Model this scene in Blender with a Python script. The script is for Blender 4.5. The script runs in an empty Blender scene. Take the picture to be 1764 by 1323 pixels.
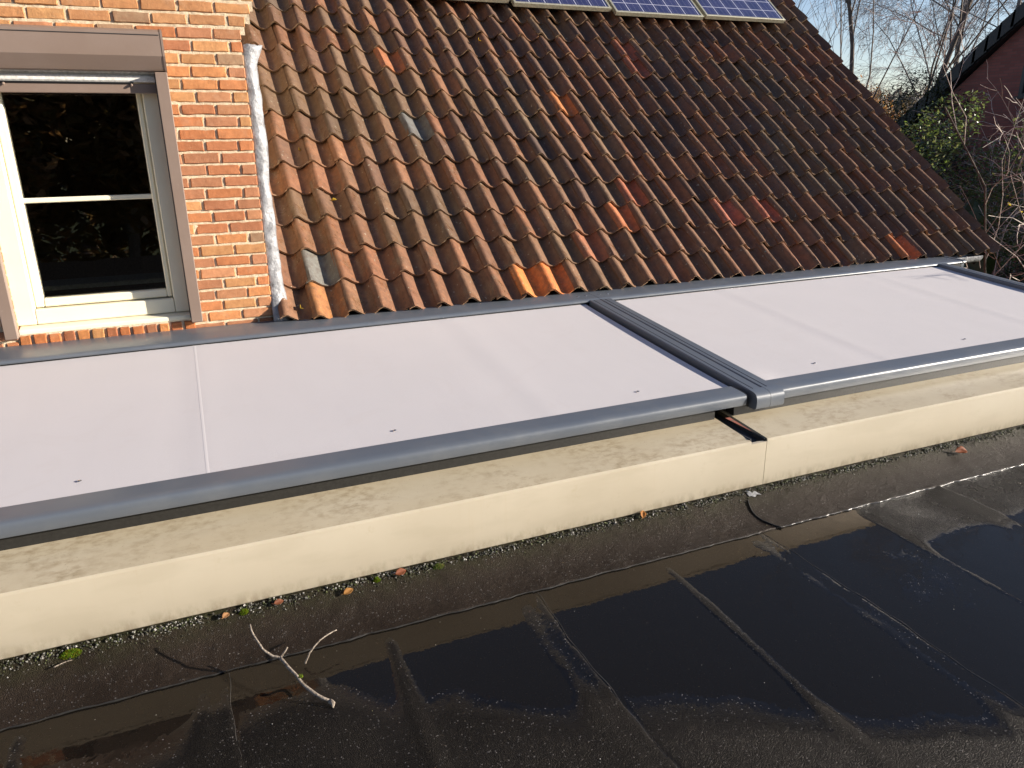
import bpy, math, random
import numpy as np
from mathutils import Vector, Matrix, noise
R_ = math.radians
random.seed(7); rng = np.random.default_rng(7)
sc = bpy.context.scene
COL = sc.collection

# ---------------------------------------------------------------- camera, world, sun, exposure
CAM_Z = 1.5
cam_d = bpy.data.cameras.new('camera'); cam = bpy.data.objects.new('camera', cam_d); COL.objects.link(cam)
cam_d.sensor_fit = 'HORIZONTAL'; cam_d.sensor_width = 36.0; cam_d.lens = 1288.4/1764*36
cam_d.clip_start = 0.05; cam_d.clip_end = 3000
_r, _u, _f = ((0.91954, -0.39278, -0.01341), (0.13373, 0.28062, 0.95046), (0.36955, 0.87577, -0.31057))
m = Matrix(((_r[0], _u[0], -_f[0], 0), (_r[1], _u[1], -_f[1], 0), (_r[2], _u[2], -_f[2], CAM_Z), (0, 0, 0, 1)))
cam.matrix_world = m
sc.camera = cam
sc.cycles.blur_glossy = 0.15

SUN_AZ, SUN_EL = 64.0, 16.5        # azimuth from -Y towards +X
sdir = Vector((math.sin(R_(SUN_AZ))*math.cos(R_(SUN_EL)), -math.cos(R_(SUN_AZ))*math.cos(R_(SUN_EL)), math.sin(R_(SUN_EL))))
sun_d = bpy.data.lights.new('sun', 'SUN'); sun = bpy.data.objects.new('sun', sun_d); COL.objects.link(sun)
sun_d.energy = 5.0; sun_d.angle = R_(0.53); sun_d.color = (1.0, 0.91, 0.79)
sun.rotation_euler = sdir.to_track_quat('Z', 'Y').to_euler()
w = bpy.data.worlds.new('World'); sc.world = w; w.use_nodes = True
nt = w.node_tree; bg = nt.nodes['Background']
sky = nt.nodes.new('ShaderNodeTexSky'); sky.sky_type = 'NISHITA'; sky.sun_disc = False
sky.sun_elevation = R_(SUN_EL); sky.sun_rotation = math.atan2(sdir.x, sdir.y)
sky.air_density = 1.0; sky.dust_density = 0.05; sky.ozone_density = 1.5; sky.altitude = 20
tm = nt.nodes.new('ShaderNodeMix'); tm.data_type = 'RGBA'; tm.blend_type = 'MULTIPLY'; tm.inputs[0].default_value = 1.0; tm.inputs[7].default_value = (1.02, 0.96, 1.07, 1)
nt.links.new(sky.outputs[0], tm.inputs[6]); nt.links.new(tm.outputs[2], bg.inputs[0]); bg.inputs[1].default_value = 0.068
vs = sc.view_settings; vs.view_transform = 'Standard'; vs.look = 'None'; vs.exposure = 1.18; vs.gamma = 1.0

# ---------------------------------------------------------------- helpers
class MB:
    """collects vertices and faces, then links them as ONE mesh object"""
    def __init__(s): s.v = []; s.f = []; s.c = []
    def add(s, vs, fs, col=None):
        o = len(s.v); s.v.extend([tuple(p) for p in vs]); s.f.extend([tuple(i+o for i in f) for f in fs]); s.c.extend([col]*len(fs)); return s
    def box(s, x0, x1, y0, y1, z0, z1, b=0.0, col=None):
        if b <= 0:
            P = [(x0,y0,z0),(x1,y0,z0),(x1,y1,z0),(x0,y1,z0),(x0,y0,z1),(x1,y0,z1),(x1,y1,z1),(x0,y1,z1)]
            return s.add(P, [(0,3,2,1),(4,5,6,7),(0,1,5,4),(1,2,6,5),(2,3,7,6),(3,0,4,7)], col)
        P = []; idx = {}
        X = (x0, x1); Y = (y0, y1); Z = (z0, z1)
        for i in (0, 1):
            for j in (0, 1):
                for k in (0, 1):
                    sx, sy, sz = 1-2*i, 1-2*j, 1-2*k
                    idx[i,j,k,0] = len(P); P.append((X[i], Y[j]+sy*b, Z[k]+sz*b))
                    idx[i,j,k,1] = len(P); P.append((X[i]+sx*b, Y[j], Z[k]+sz*b))
                    idx[i,j,k,2] = len(P); P.append((X[i]+sx*b, Y[j]+sy*b, Z[k]))
        F = []
        for i in (0,1): F.append((idx[i,0,0,0], idx[i,1,0,0], idx[i,1,1,0], idx[i,0,1,0]))
        for j in (0,1): F.append((idx[0,j,0,1], idx[1,j,0,1], idx[1,j,1,1], idx[0,j,1,1]))
        for k in (0,1): F.append((idx[0,0,k,2], idx[1,0,k,2], idx[1,1,k,2], idx[0,1,k,2]))
        for a in (0,1):
            for c in (0,1):
                F.append((idx[a,c,0,0], idx[a,c,1,0], idx[a,c,1,1], idx[a,c,0,1]))
                F.append((idx[a,0,c,0], idx[a,1,c,0], idx[a,1,c,2], idx[a,0,c,2]))
                F.append((idx[0,a,c,1], idx[1,a,c,1], idx[1,a,c,2], idx[0,a,c,2]))
        for i in (0,1):
            for j in (0,1):
                for k in (0,1): F.append((idx[i,j,k,0], idx[i,j,k,1], idx[i,j,k,2]))
        return s.add(P, F, col)
    def extrude(s, prof, ends, caps=True, col=None):
        """prof: list of 2-D points; ends: two functions point2d -> point3d (or more, a loft)"""
        n = len(prof); P = []
        for e in ends: P += [e(q) for q in prof]
        F = []
        for k in range(len(ends)-1):
            for i in range(n):
                j = (i+1) % n
                F.append((k*n+i, k*n+j, (k+1)*n+j, (k+1)*n+i))
        if caps:
            F.append(tuple(range(n-1, -1, -1))); F.append(tuple((len(ends)-1)*n+i for i in range(n)))
        return s.add(P, F, col)
    def tube(s, pts, rad, n=6, col=None, caps=True):
        pts = [Vector(p) for p in pts]; P = []; F = []
        if not hasattr(rad, '__len__'): rad = [rad]*len(pts)
        prev = None
        for i, p in enumerate(pts):
            t = (pts[min(i+1, len(pts)-1)] - pts[max(i-1, 0)])
            if t.length < 1e-9: t = Vector((0, 0, 1))
            t.normalize()
            a = prev - t*prev.dot(t) if prev is not None else t.orthogonal()
            if a.length < 1e-6: a = t.orthogonal()
            a.normalize(); prev = a; b = t.cross(a)
            for k in range(n):
                th = 2*math.pi*k/n
                P.append(p + (a*math.cos(th) + b*math.sin(th))*rad[i])
        for i in range(len(pts)-1):
            for k in range(n):
                F.append((i*n+k, i*n+(k+1) % n, (i+1)*n+(k+1) % n, (i+1)*n+k))
        if caps and n > 2:
            F.append(tuple(range(n-1, -1, -1))); F.append(tuple((len(pts)-1)*n+k for k in range(n)))
        return s.add(P, F, col)
    def build(s, name, mat, parent=None, smooth=False, angle=None):
        me = bpy.data.meshes.new(name)
        off = Vector(parent_world(parent)) if parent is not None else Vector((0, 0, 0))
        V = np.array(s.v, dtype=float) - np.array(off)
        me.from_pydata(V.tolist(), [], s.f)
        if any(c is not None for c in s.c):
            at = me.attributes.new('tint', 'FLOAT_COLOR', 'FACE')
            d = np.ones((len(s.f), 4), dtype=np.float32)
            for i, c in enumerate(s.c):
                if c is not None: d[i, :3] = c
            at.data.foreach_set('color', d.ravel())
        fix_normals(me)
        me.materials.append(mat)
        if smooth: me.polygons.foreach_set('use_smooth', [True]*len(me.polygons))
        if angle is not None:
            me.polygons.foreach_set('use_smooth', [True]*len(me.polygons)); me.set_sharp_from_angle(angle=R_(angle))
        o = bpy.data.objects.new(name, me); COL.objects.link(o)
        if parent is not None: o.parent = parent
        return o

def fix_normals(me):
    import bmesh
    if len(me.polygons) > 60000: return
    b = bmesh.new(); b.from_mesh(me); bmesh.ops.recalc_face_normals(b, faces=b.faces); b.to_mesh(me); b.free()

def parent_world(o):
    p = Vector((0, 0, 0))
    while o is not None: p = p + Vector(o.location); o = o.parent
    return p

def tag(o, label=None, cat=None, group=None, kind=None):
    if label: o['label'] = label
    if cat: o['category'] = cat
    if group: o['group'] = group
    if kind: o['kind'] = kind
    return o

def thing(name, label, cat, loc=(0, 0, 0), group=None):
    o = bpy.data.objects.new(name, None); COL.objects.link(o); o.location = loc; o.empty_display_size = 0.1
    return tag(o, label, cat, group)

class NT:
    """short-hand for building a node material"""
    def __init__(s, name):
        s.m = bpy.data.materials.new(name); s.m.use_nodes = True; s.t = s.m.node_tree
        s.b = s.t.nodes['Principled BSDF']; s.o = s.t.nodes['Material Output']
        s._co = None
    def n(s, typ, ins=None, **kw):
        x = s.t.nodes.new(typ)
        for k, v in kw.items(): setattr(x, k, v)
        for k, v in (ins or {}).items():
            if hasattr(v, 'is_output'): s.t.links.new(v, x.inputs[k])
            else: x.inputs[k].default_value = v
        return x
    def co(s):
        if s._co is None: s._co = s.n('ShaderNodeNewGeometry').outputs['Position']
        return s._co
    def map(s, scale=(1, 1, 1), loc=(0, 0, 0)):
        return s.n('ShaderNodeMapping', {'Vector': s.co(), 'Scale': scale, 'Location': loc}).outputs[0]
    def noise(s, scale, detail=4, rough=0.55, vec=None, dist=0.0):
        return s.n('ShaderNodeTexNoise', {'Vector': vec or s.co(), 'Scale': scale, 'Detail': detail, 'Roughness': rough, 'Distortion': dist}).outputs['Fac']
    def ramp(s, fac, stops, interp='LINEAR'):
        r = s.n('ShaderNodeValToRGB', {'Fac': fac}); r.color_ramp.interpolation = interp
        e = r.color_ramp.elements
        while len(e) < len(stops): e.new(0.5)
        for k, (p, c) in enumerate(stops):
            e[k].position = p; e[k].color = (c if hasattr(c, '__len__') else (c, c, c)) + ((1,) if not hasattr(c, '__len__') or len(c) == 3 else ())
        return r.outputs[0]
    def mix(s, fac, a, b, mode='MIX'):
        x = s.n('ShaderNodeMix', data_type='RGBA', blend_type=mode)
        for k, v in ((0, fac), (6, a), (7, b)):
            if hasattr(v, 'is_output'): s.t.links.new(v, x.inputs[k])
            else: x.inputs[k].default_value = (v if k == 0 else (tuple(v)+(1,) if len(v) == 3 else v))
        return x.outputs[2]
    def math(s, op, a, b=0.0):
        x = s.n('ShaderNodeMath', operation=op)
        for k, v in ((0, a), (1, b)):
            if hasattr(v, 'is_output'): s.t.links.new(v, x.inputs[k])
            else: x.inputs[k].default_value = v
        return x.outputs[0]
    def attr(s, name='tint'): return s.n('ShaderNodeAttribute', attribute_name=name).outputs['Color']
    def bump(s, h, dist=0.01, strength=1.0, normal=None):
        ins = {'Height': h, 'Distance': dist, 'Strength': strength}
        if normal is not None: ins['Normal'] = normal
        return s.n('ShaderNodeBump', ins).outputs[0]
    def set(s, **kw):
        names = {'color': 'Base Color', 'rough': 'Roughness', 'metal': 'Metallic', 'spec': 'Specular IOR Level', 'normal': 'Normal', 'coat': 'Coat Weight', 'coat_rough': 'Coat Roughness', 'ior': 'IOR', 'sub': 'Subsurface Weight', 'trans': 'Transmission Weight', 'sheen': 'Sheen Weight'}
        for k, v in kw.items():
            i = s.b.inputs[names[k]]
            if hasattr(v, 'is_output'): s.t.links.new(v, i)
            else: i.default_value = (tuple(v)+(1,)) if hasattr(v, '__len__') and len(v) == 3 else v
        return s.m

# ---------------------------------------------------------------- materials
def mat_brick():
    k = NT('brick'); n1 = k.noise(38, 6, 0.65); n2 = k.noise(260, 3, 0.6); n3 = k.noise(9, 3)
    c = k.mix(k.ramp(n1, [(0.35, 0.0), (0.7, 1.0)]), k.attr(), k.mix(0.42, k.attr(), (0.20, 0.07, 0.03)))
    c = k.mix(k.ramp(n2, [(0.62, 0.0), (0.75, 0.55)]), c, (0.55, 0.42, 0.28))
    c = k.mix(k.ramp(n3, [(0.6, 0.0), (0.78, 0.3)]), c, (0.5, 0.38, 0.26))
    h = k.math('ADD', k.math('MULTIPLY', n1, 0.7), k.math('MULTIPLY', n2, 0.35))
    return k.set(color=c, rough=0.9, spec=0.2, normal=k.bump(h, 0.006, 0.9))
def mat_mortar():
    k = NT('mortar'); n = k.noise(60, 6, 0.7); n2 = k.noise(400, 2)
    c = k.ramp(n, [(0.3, (0.50, 0.39, 0.26)), (0.7, (0.72, 0.60, 0.43))])
    return k.set(color=c, rough=0.95, spec=0.1, normal=k.bump(k.math('ADD', n, k.math('MULTIPLY', n2, 0.5)), 0.006, 1.0))
def mat_tiles():
    k = NT('clay_roof_tile'); big = k.noise(1.4, 4); n1 = k.noise(26, 6, 0.68); n2 = k.noise(130, 4, 0.65); n3 = k.noise(8, 4, 0.6, dist=0.6)
    c = k.mix(k.ramp(n1, [(0.36, 0.0), (0.68, 0.75)]), k.attr(), k.mix(0.72, k.attr(), (0.060, 0.032, 0.022)))
    c = k.mix(k.ramp(n3, [(0.52, 0.0), (0.72, 0.6)]), c, (0.125, 0.082, 0.048))
    c = k.mix(k.ramp(n2, [(0.58, 0.0), (0.74, 0.4)]), c, (0.22, 0.16, 0.095))
    c = k.mix(k.ramp(k.noise(55, 3, 0.5), [(0.66, 0.0), (0.72, 0.55)]), c, (0.035, 0.028, 0.022))
    c = k.mix(k.ramp(k.noise(42, 2, 0.5), [(0.70, 0.0), (0.74, 0.7)]), c, (0.38, 0.36, 0.27))
    wet = k.ramp(k.noise(8, 6, 0.72), [(0.42, 0.78), (0.55, 0.55), (0.64, 0.14)])
    h = k.math('ADD', k.math('MULTIPLY', n1, 0.8), k.math('MULTIPLY', n2, 0.5))
    return k.set(color=c, rough=wet, spec=0.4, normal=k.bump(h, 0.006, 0.8))
def mat_lead():
    k = NT('lead_sheet'); n = k.noise(16, 5, 0.6); n2 = k.noise(90, 3)
    c = k.ramp(n, [(0.3, (0.16, 0.16, 0.165)), (0.7, (0.36, 0.36, 0.37))])
    return k.set(color=c, rough=k.ramp(n2, [(0.3, 0.42), (0.7, 0.65)]), metal=0.2, normal=k.bump(n, 0.02, 0.7))
def mat_anth():
    k = NT('anthracite_powder_coat'); n = k.noise(900, 2); d = k.noise(7, 5, 0.6)
    c = k.mix(k.ramp(d, [(0.45, 0.0), (0.75, 0.35)]), (0.095, 0.108, 0.128), (0.15, 0.155, 0.16))
    return k.set(color=c, rough=k.ramp(d, [(0.3, 0.30), (0.7, 0.42)]), spec=0.6, normal=k.bump(n, 0.0006, 0.25))
def mat_black(): return NT('black_rubber').set(color=(0.008, 0.008, 0.009), rough=0.6, spec=0.3)
def mat_fabric():
    k = NT('screen_fabric'); v = k.map((1, 1, 0))
    wv = k.n('ShaderNodeTexChecker', {'Vector': v, 'Scale': 520.0}).outputs['Fac']
    n = k.noise(3.0, 4, 0.5); n2 = k.noise(700, 2); st = k.noise(1.0, 4, 0.6, vec=k.map((9, 1.2, 0)))
    c = k.mix(k.ramp(n, [(0.3, 0.0), (0.75, 1.0)]), (0.5029, 0.4747, 0.4747), (0.5170, 0.4869, 0.4869))
    c = k.mix(k.ramp(st, [(0.5, 0.0), (0.75, 0.35)]), c, (0.4841, 0.4531, 0.4540))
    c = k.mix(k.ramp(k.noise(2.0, 5, 0.65, dist=1.2), [(0.60, 0.0), (0.63, 0.22), (0.66, 0.05)]), c, (0.48, 0.44, 0.43))
    c = k.mix(k.ramp(k.noise(120, 2, 0.5), [(0.76, 0.0), (0.80, 0.5)]), c, (0.52, 0.47, 0.42))
    h = k.math('ADD', k.math('MULTIPLY', wv, 0.5), n2)
    return k.set(color=c, rough=0.8, spec=0.25, normal=k.bump(h, 0.0004, 0.35, k.bump(k.noise(4, 2), 0.008, 0.08)))
def mat_weld():
    k = NT('fabric_weld'); return k.set(color=(0.5640, 0.5358, 0.5358), rough=0.5, spec=0.4)
def mat_cream(face=False):
    k = NT('cream_coated_aluminium_face' if face else 'cream_coated_aluminium_top')
    n = k.noise(2.2, 5, 0.6); n2 = k.noise(24, 6, 0.66, vec=k.map((1, 1.6, 1))); n3 = k.noise(1.6, 3, 0.5, vec=k.map((1, 3, 1)))
    base = k.mix(k.ramp(n, [(0.35, 0.0), (0.7, 1.0)]), (0.4437, 0.3910, 0.2989) if face else (0.3619, 0.3083, 0.2162), (0.4747, 0.4230, 0.3290) if face else (0.3948, 0.3403, 0.2463))
    if face:
        drip = k.noise(1.0, 4, 0.6, vec=k.map((60, 1, 2.0)))
        c = k.mix(k.ramp(drip, [(0.6, 0.0), (0.85, 0.25)]), base, (0.42, 0.33, 0.21))
        c = k.mix(k.ramp(n2, [(0.62, 0.0), (0.8, 0.35)]), c, (0.35, 0.28, 0.18))
        zb = k.n('ShaderNodeSeparateXYZ', {0: k.co()}).outputs[2]      # splashed dirt along the foot
        sp = k.math('MULTIPLY', k.n('ShaderNodeMapRange', {'Value': zb, 'From Min': 0.055, 'From Max': 0.0}).outputs[0], k.ramp(k.noise(30, 5, 0.7, vec=k.map((1, 1, 0.5))), [(0.42, 0.0), (0.62, 0.7)]))
        c = k.mix(sp, c, (0.20, 0.155, 0.095))
        c = k.mix(k.ramp(k.noise(2.4, 3, 0.5, vec=k.map((1.4, 1, 5))), [(0.48, 0.0), (0.62, 0.3)]), c, (0.38, 0.33, 0.245))
    else:
        alg = k.math('MULTIPLY', k.ramp(n2, [(0.44, 0.0), (0.66, 0.8)]), k.ramp(k.noise(3.2, 4, 0.6, dist=0.5), [(0.40, 0.08), (0.60, 0.85)]))
        c = k.mix(alg, k.mix(k.ramp(n3, [(0.4, 0.0), (0.65, 0.7)]), base, (0.36, 0.30, 0.20)), (0.19, 0.14, 0.075))
        c = k.mix(k.ramp(k.noise(110, 3, 0.6), [(0.66, 0.0), (0.72, 0.5)]), c, (0.12, 0.10, 0.06))
    return k.set(color=c, rough=k.ramp(n, [(0.3, 0.30), (0.7, 0.46)]), spec=0.5, normal=k.bump(k.noise(4, 3), 0.01, 0.12))
def mat_window_cream():
    k = NT('cream_window_paint'); n = k.noise(6, 5, 0.6); n2 = k.noise(80, 3)
    c = k.mix(k.ramp(n, [(0.4, 0.0), (0.8, 0.5)]), (0.80, 0.74, 0.56), (0.70, 0.63, 0.46))
    return k.set(color=c, rough=0.35, spec=0.5, normal=k.bump(n2, 0.001, 0.3))
def mat_taupe():
    k = NT('taupe_shutter_coating'); n = k.noise(5, 5, 0.6); n2 = k.noise(70, 4, 0.6)
    c = k.mix(k.ramp(n, [(0.4, 0.0), (0.8, 0.6)]), (0.20, 0.145, 0.115), (0.24, 0.185, 0.155))
    c = k.mix(k.ramp(n2, [(0.65, 0.0), (0.8, 0.3)]), c, (0.36, 0.30, 0.26))
    return k.set(color=c, rough=0.45, spec=0.4)
def plain(name, col, rough=0.6, spec=0.4, metal=0.0, bs=60, bd=0.002, var=0.25):
    k = NT(name); n = k.noise(bs, 4, 0.6); c = k.mix(k.ramp(n, [(0.3, 0.0), (0.75, 1.0)]), tuple(x*(1-var) for x in col), tuple(min(1, x*(1+var)) for x in col))
    return k.set(color=c, rough=rough, spec=spec, metal=metal, normal=k.bump(n, bd, 0.5))
def mat_glass_pane():
    k = NT('window_glass'); k.t.nodes.remove(k.b)
    g = k.n('ShaderNodeBsdfGlossy', {'Roughness': 0.0, 'Color': (1, 1, 1, 1)}); t = k.n('ShaderNodeBsdfTransparent', {'Color': (0.72, 0.74, 0.70, 1)})
    f = k.n('ShaderNodeFresnel', {'IOR': 2.1}).outputs[0]
    nb = k.bump(k.noise(2.5, 2), 0.004, 0.3); k.t.links.new(nb, g.inputs['Normal'])
    mx = k.n('ShaderNodeMixShader', {0: f, 1: t.outputs[0], 2: g.outputs[0]}); k.t.links.new(mx.outputs[0], k.o.inputs[0]); return k.m
def mat_water():
    k = NT('puddle_water'); k.t.nodes.remove(k.b)
    g = k.n('ShaderNodeBsdfGlossy', {'Roughness': 0.015, 'Color': (0.95, 0.84, 0.74, 1)}); t = k.n('ShaderNodeBsdfTransparent', {'Color': (0.82, 0.76, 0.66, 1)})
    nb = k.bump(k.math('ADD', k.noise(14, 2), k.math('MULTIPLY', k.noise(60, 2), 0.15)), 0.0012, 0.35); k.t.links.new(nb, g.inputs['Normal'])
    f = k.n('ShaderNodeFresnel', {'IOR': 1.34, 'Normal': nb}).outputs[0]
    df = k.n('ShaderNodeBsdfDiffuse', {'Color': (0.015, 0.0125, 0.010, 1)}); md = k.n('ShaderNodeMixShader', {0: 0.5, 1: t.outputs[0], 2: df.outputs[0]})   # silt in the water
    mx = k.n('ShaderNodeMixShader', {0: f, 1: md.outputs[0], 2: g.outputs[0]}); k.t.links.new(mx.outputs[0], k.o.inputs[0]); return k.m
def mat_bitumen(apron=False):
    k = NT('bitumen_apron' if apron else 'bitumen_roofing')
    n1 = k.noise(3.0, 5, 0.6); n2 = k.noise(24, 5, 0.65); g = k.noise(330, 3, 0.7)
    vo = k.n('ShaderNodeTexVoronoi', {'Vector': k.co(), 'Scale': 300.0, 'Randomness': 1.0})
    gr = vo.outputs['Color']; grv = k.n('ShaderNodeSeparateColor', {0: gr}).outputs[0]
    base = k.mix(k.ramp(n1, [(0.3, 0.0), (0.7, 1.0)]), (0.0040, 0.0036, 0.0036), (0.0072, 0.0064, 0.0063)) if not apron else k.mix(k.ramp(n1, [(0.3, 0.0), (0.7, 1.0)]), (0.0125, 0.0080, 0.0056), (0.0215, 0.0148, 0.0108))
    c = k.mix(k.ramp(grv, [(0.6, 0.0), (0.97, 0.4)]), base, (0.018, 0.0155, 0.0145))
    c = k.mix(k.ramp(grv, [(0.978, 0.0), (0.992, 0.5)]), c, (0.22, 0.205, 0.195))
    c = k.mix(k.ramp(n2, [(0.5, 0.0), (0.75, 0.45)]), c, (0.013, 0.011, 0.009))
    if apron:
        yy = k.n('ShaderNodeSeparateXYZ', {0: k.co()}).outputs[2]
        mo = k.math('MULTIPLY', k.n('ShaderNodeMapRange', {'Value': yy, 'From Min': -0.05, 'From Max': -0.005}).outputs[0], k.ramp(n2, [(0.35, 0.2), (0.6, 0.95)]))
        c = k.mix(mo, c, (0.022, 0.022, 0.009))
    zz = k.n('ShaderNodeSeparateXYZ', {0: k.co()}).outputs[2]
    h = k.math('ADD', k.math('MULTIPLY', vo.outputs['Distance'], -1.2), g)
    if apron:
        dry = k.n('ShaderNodeMapRange', {'Value': zz, 'From Min': -0.074, 'From Max': -0.05}).outputs[0]
        rr = k.mix(dry, (0.34,)*3, (0.52,)*3); st = k.math('ADD', k.math('MULTIPLY', dry, 0.35), 0.45)
    else:           # a film of water lies on the felt and thins out upwards
        dry = k.n('ShaderNodeMapRange', {'Value': zz, 'From Min': -0.0748, 'From Max': -0.0690}, interpolation_type='SMOOTHSTEP').outputs[0]
        rr = k.mix(dry, (0.06,)*3, (0.42,)*3); st = k.math('ADD', k.math('MULTIPLY', dry, 0.9), 0.08)
    sp = 0.16 if apron else k.mix(dry, (0.27,)*3, (0.11,)*3)
    nb = k.n('ShaderNodeBump', {'Height': h, 'Distance': 0.003, 'Strength': st, 'Normal': k.bump(n2, 0.003, 0.25)}).outputs[0]
    k.b.inputs['Specular Tint'].default_value = (0.95, 0.84, 0.74, 1)
    return k.set(color=c, rough=rr, spec=sp, normal=nb)
def mat_bark(name, a, b, sc_=30):
    k = NT(name); n = k.noise(sc_, 5, 0.6, vec=k.map((1, 1, 0.35))); return k.set(color=k.ramp(n, [(0.3, a), (0.7, b)]), rough=0.85, spec=0.2, normal=k.bump(n, 0.01, 0.6))
def mat_leaf(name, rough=0.45, spec=0.5):
    k = NT(name); n = k.noise(60, 2); c = k.mix(k.ramp(n, [(0.3, 0.0), (0.7, 0.35)]), k.attr(), (0.02, 0.025, 0.008))
    mm = k.set(color=c, rough=rough, spec=spec)
    tr = k.n('ShaderNodeBsdfTranslucent', {'Color': k.mix(0.5, c, k.mix(1.0, c, (1.0, 1.0, 0.45), 'MULTIPLY'))}); mx = k.n('ShaderNodeMixShader', {0: 0.45, 1: k.b.outputs[0], 2: tr.outputs[0]}); k.t.links.new(mx.outputs[0], k.o.inputs[0]); return mm
def mat_pv():
    # cells, busbars and white gaps; object coordinates: x across the panel, y up the panel
    k = NT('solar_cells'); tc = k.n('ShaderNodeTexCoord').outputs['Object']
    s = k.n('ShaderNodeSeparateXYZ', {0: tc})
    def line(v, per, wd, off=0.0):
        q = k.math('FRACT', k.math('ADD', k.math('DIVIDE', v, per), off)); q = k.math('ABSOLUTE', k.math('SUBTRACT', q, 0.5))
        return k.math('GREATER_THAN', q, 0.5 - wd/per/2)
    x, y = s.outputs[0], s.outputs[1]
    g = k.math('MAXIMUM', line(x, 0.159, 0.007), line(y, 0.159, 0.007))
    bus = k.math('MULTIPLY', line(x, 0.053, 0.0022, 0.5), 1.0)
    n = k.noise(7, 4)
    cell = k.mix(k.ramp(n, [(0.3, 0.0), (0.7, 1.0)]), (0.016, 0.016, 0.055), (0.030, 0.028, 0.080))
    c = k.mix(bus, cell, (0.14, 0.14, 0.19)); c = k.mix(g, c, (0.42, 0.42, 0.50))
    return k.set(color=c, rough=0.16, spec=0.5, coat=0.6, coat_rough=0.05)
M = dict(brick=mat_brick(), mortar=mat_mortar(), tiles=mat_tiles(), lead=mat_lead(), anth=mat_anth(), black=mat_black(), black2=plain('dark_profile', (0.020, 0.019, 0.017), 0.5, 0.4), fabric=mat_fabric(), weld=mat_weld(),
         cream_top=mat_cream(), cream_face=mat_cream(True), wcream=mat_window_cream(), taupe=mat_taupe(), pane=mat_glass_pane(), water=mat_water(),
         bit=mat_bitumen(), apron=mat_bitumen(True), pv=mat_pv(),
         slat=plain('pale_grey_slat', (0.68, 0.66, 0.62), 0.4), room=plain('dark_room_plaster', (0.38, 0.24, 0.16), 0.9, 0.1), white=plain('white_paint', (0.75, 0.74, 0.7), 0.4),
         steel=plain('steel_stud', (0.55, 0.54, 0.52), 0.25, 0.5, 0.9), ivory=plain('ivory_aluminium', (0.36, 0.34, 0.255), 0.35, 0.5, 0.35), beadm=plain('bitumen_bleed', (0.045, 0.042, 0.038), 0.22, 0.7, 0, 80, 0.003),
         deck=plain('roof_underlay', (0.02, 0.018, 0.016), 0.9, 0.1), stone=NT('grit').m, dark_alu=plain('dark_glazing_bar', (0.03, 0.032, 0.035), 0.4),
         bark=mat_bark('grey_brown_bark', (0.07, 0.055, 0.045), (0.16, 0.13, 0.11)), birch=mat_bark('birch_bark', (0.06, 0.05, 0.045), (0.22, 0.20, 0.185), 14), pale=mat_bark('pale_twig_bark', (0.30, 0.24, 0.20), (0.55, 0.47, 0.41)),
         twig=mat_bark('purple_grey_twig', (0.19, 0.165, 0.16), (0.36, 0.32, 0.31)), leaf=mat_leaf('leaf'), gloss_leaf=mat_leaf('glossy_leaf', 0.28, 0.6), dry_leaf=mat_leaf('dry_leaf', 0.6, 0.3),
         stick=mat_bark('lichened_stick_bark', (0.09, 0.068, 0.05), (0.38, 0.32, 0.26), 120), moss=mat_leaf('moss', 0.9, 0.1),
         dark_tile=plain('dark_concrete_tile', (0.022, 0.022, 0.024), 0.55, 0.4), )
def _grit():
    k = NT('grit_stone'); c = k.mix(k.ramp(k.noise(200, 3), [(0.4, 0.0), (0.7, 0.6)]), k.attr(), (0.02, 0.02, 0.012)); return k.set(color=c, rough=0.55, spec=0.4)
M['stone'] = _grit()
def _nbrick():
    k = NT('dark_red_gable_brick'); v = k.n('ShaderNodeCombineXYZ', {0: k.n('ShaderNodeSeparateXYZ', {0: k.co()}).outputs[1], 1: k.n('ShaderNodeSeparateXYZ', {0: k.co()}).outputs[2]}).outputs[0]
    b = k.n('ShaderNodeTexBrick', {'Vector': v, 'Color1': (0.26, 0.098, 0.082, 1), 'Color2': (0.20, 0.075, 0.064, 1), 'Mortar': (0.15, 0.09, 0.078, 1), 'Scale': 1.0, 'Brick Width': 0.22, 'Row Height': 0.0625, 'Mortar Size': 0.006})
    return k.set(color=b.outputs['Color'], rough=0.9, spec=0.15)
M['nbrick'] = _nbrick()
def _lawn():
    k = NT('lawn'); n = k.noise(3, 6, 0.7); return k.set(color=k.ramp(n, [(0.3, (0.03, 0.045, 0.015)), (0.7, (0.09, 0.085, 0.035))]), rough=0.95, spec=0.1)
M['lawn'] = _lawn()
def _sheetw():
    k = NT('interior_glow'); return k.set(color=(0.5, 0.5, 0.48), rough=0.5)

# ================================================================ SETTING
g = MB(); S = 900.0; GN = 24
xs = np.linspace(-S, S, GN+1)
for j in range(GN):
    for i in range(GN):
        g.add([(xs[i], xs[j], -3.0), (xs[i+1], xs[j], -3.0), (xs[i+1], xs[j+1], -3.0), (xs[i], xs[j+1], -3.0)], [(0, 1, 2, 3)])
tag(g.build('ground', M['lawn']), kind='structure')

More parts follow.
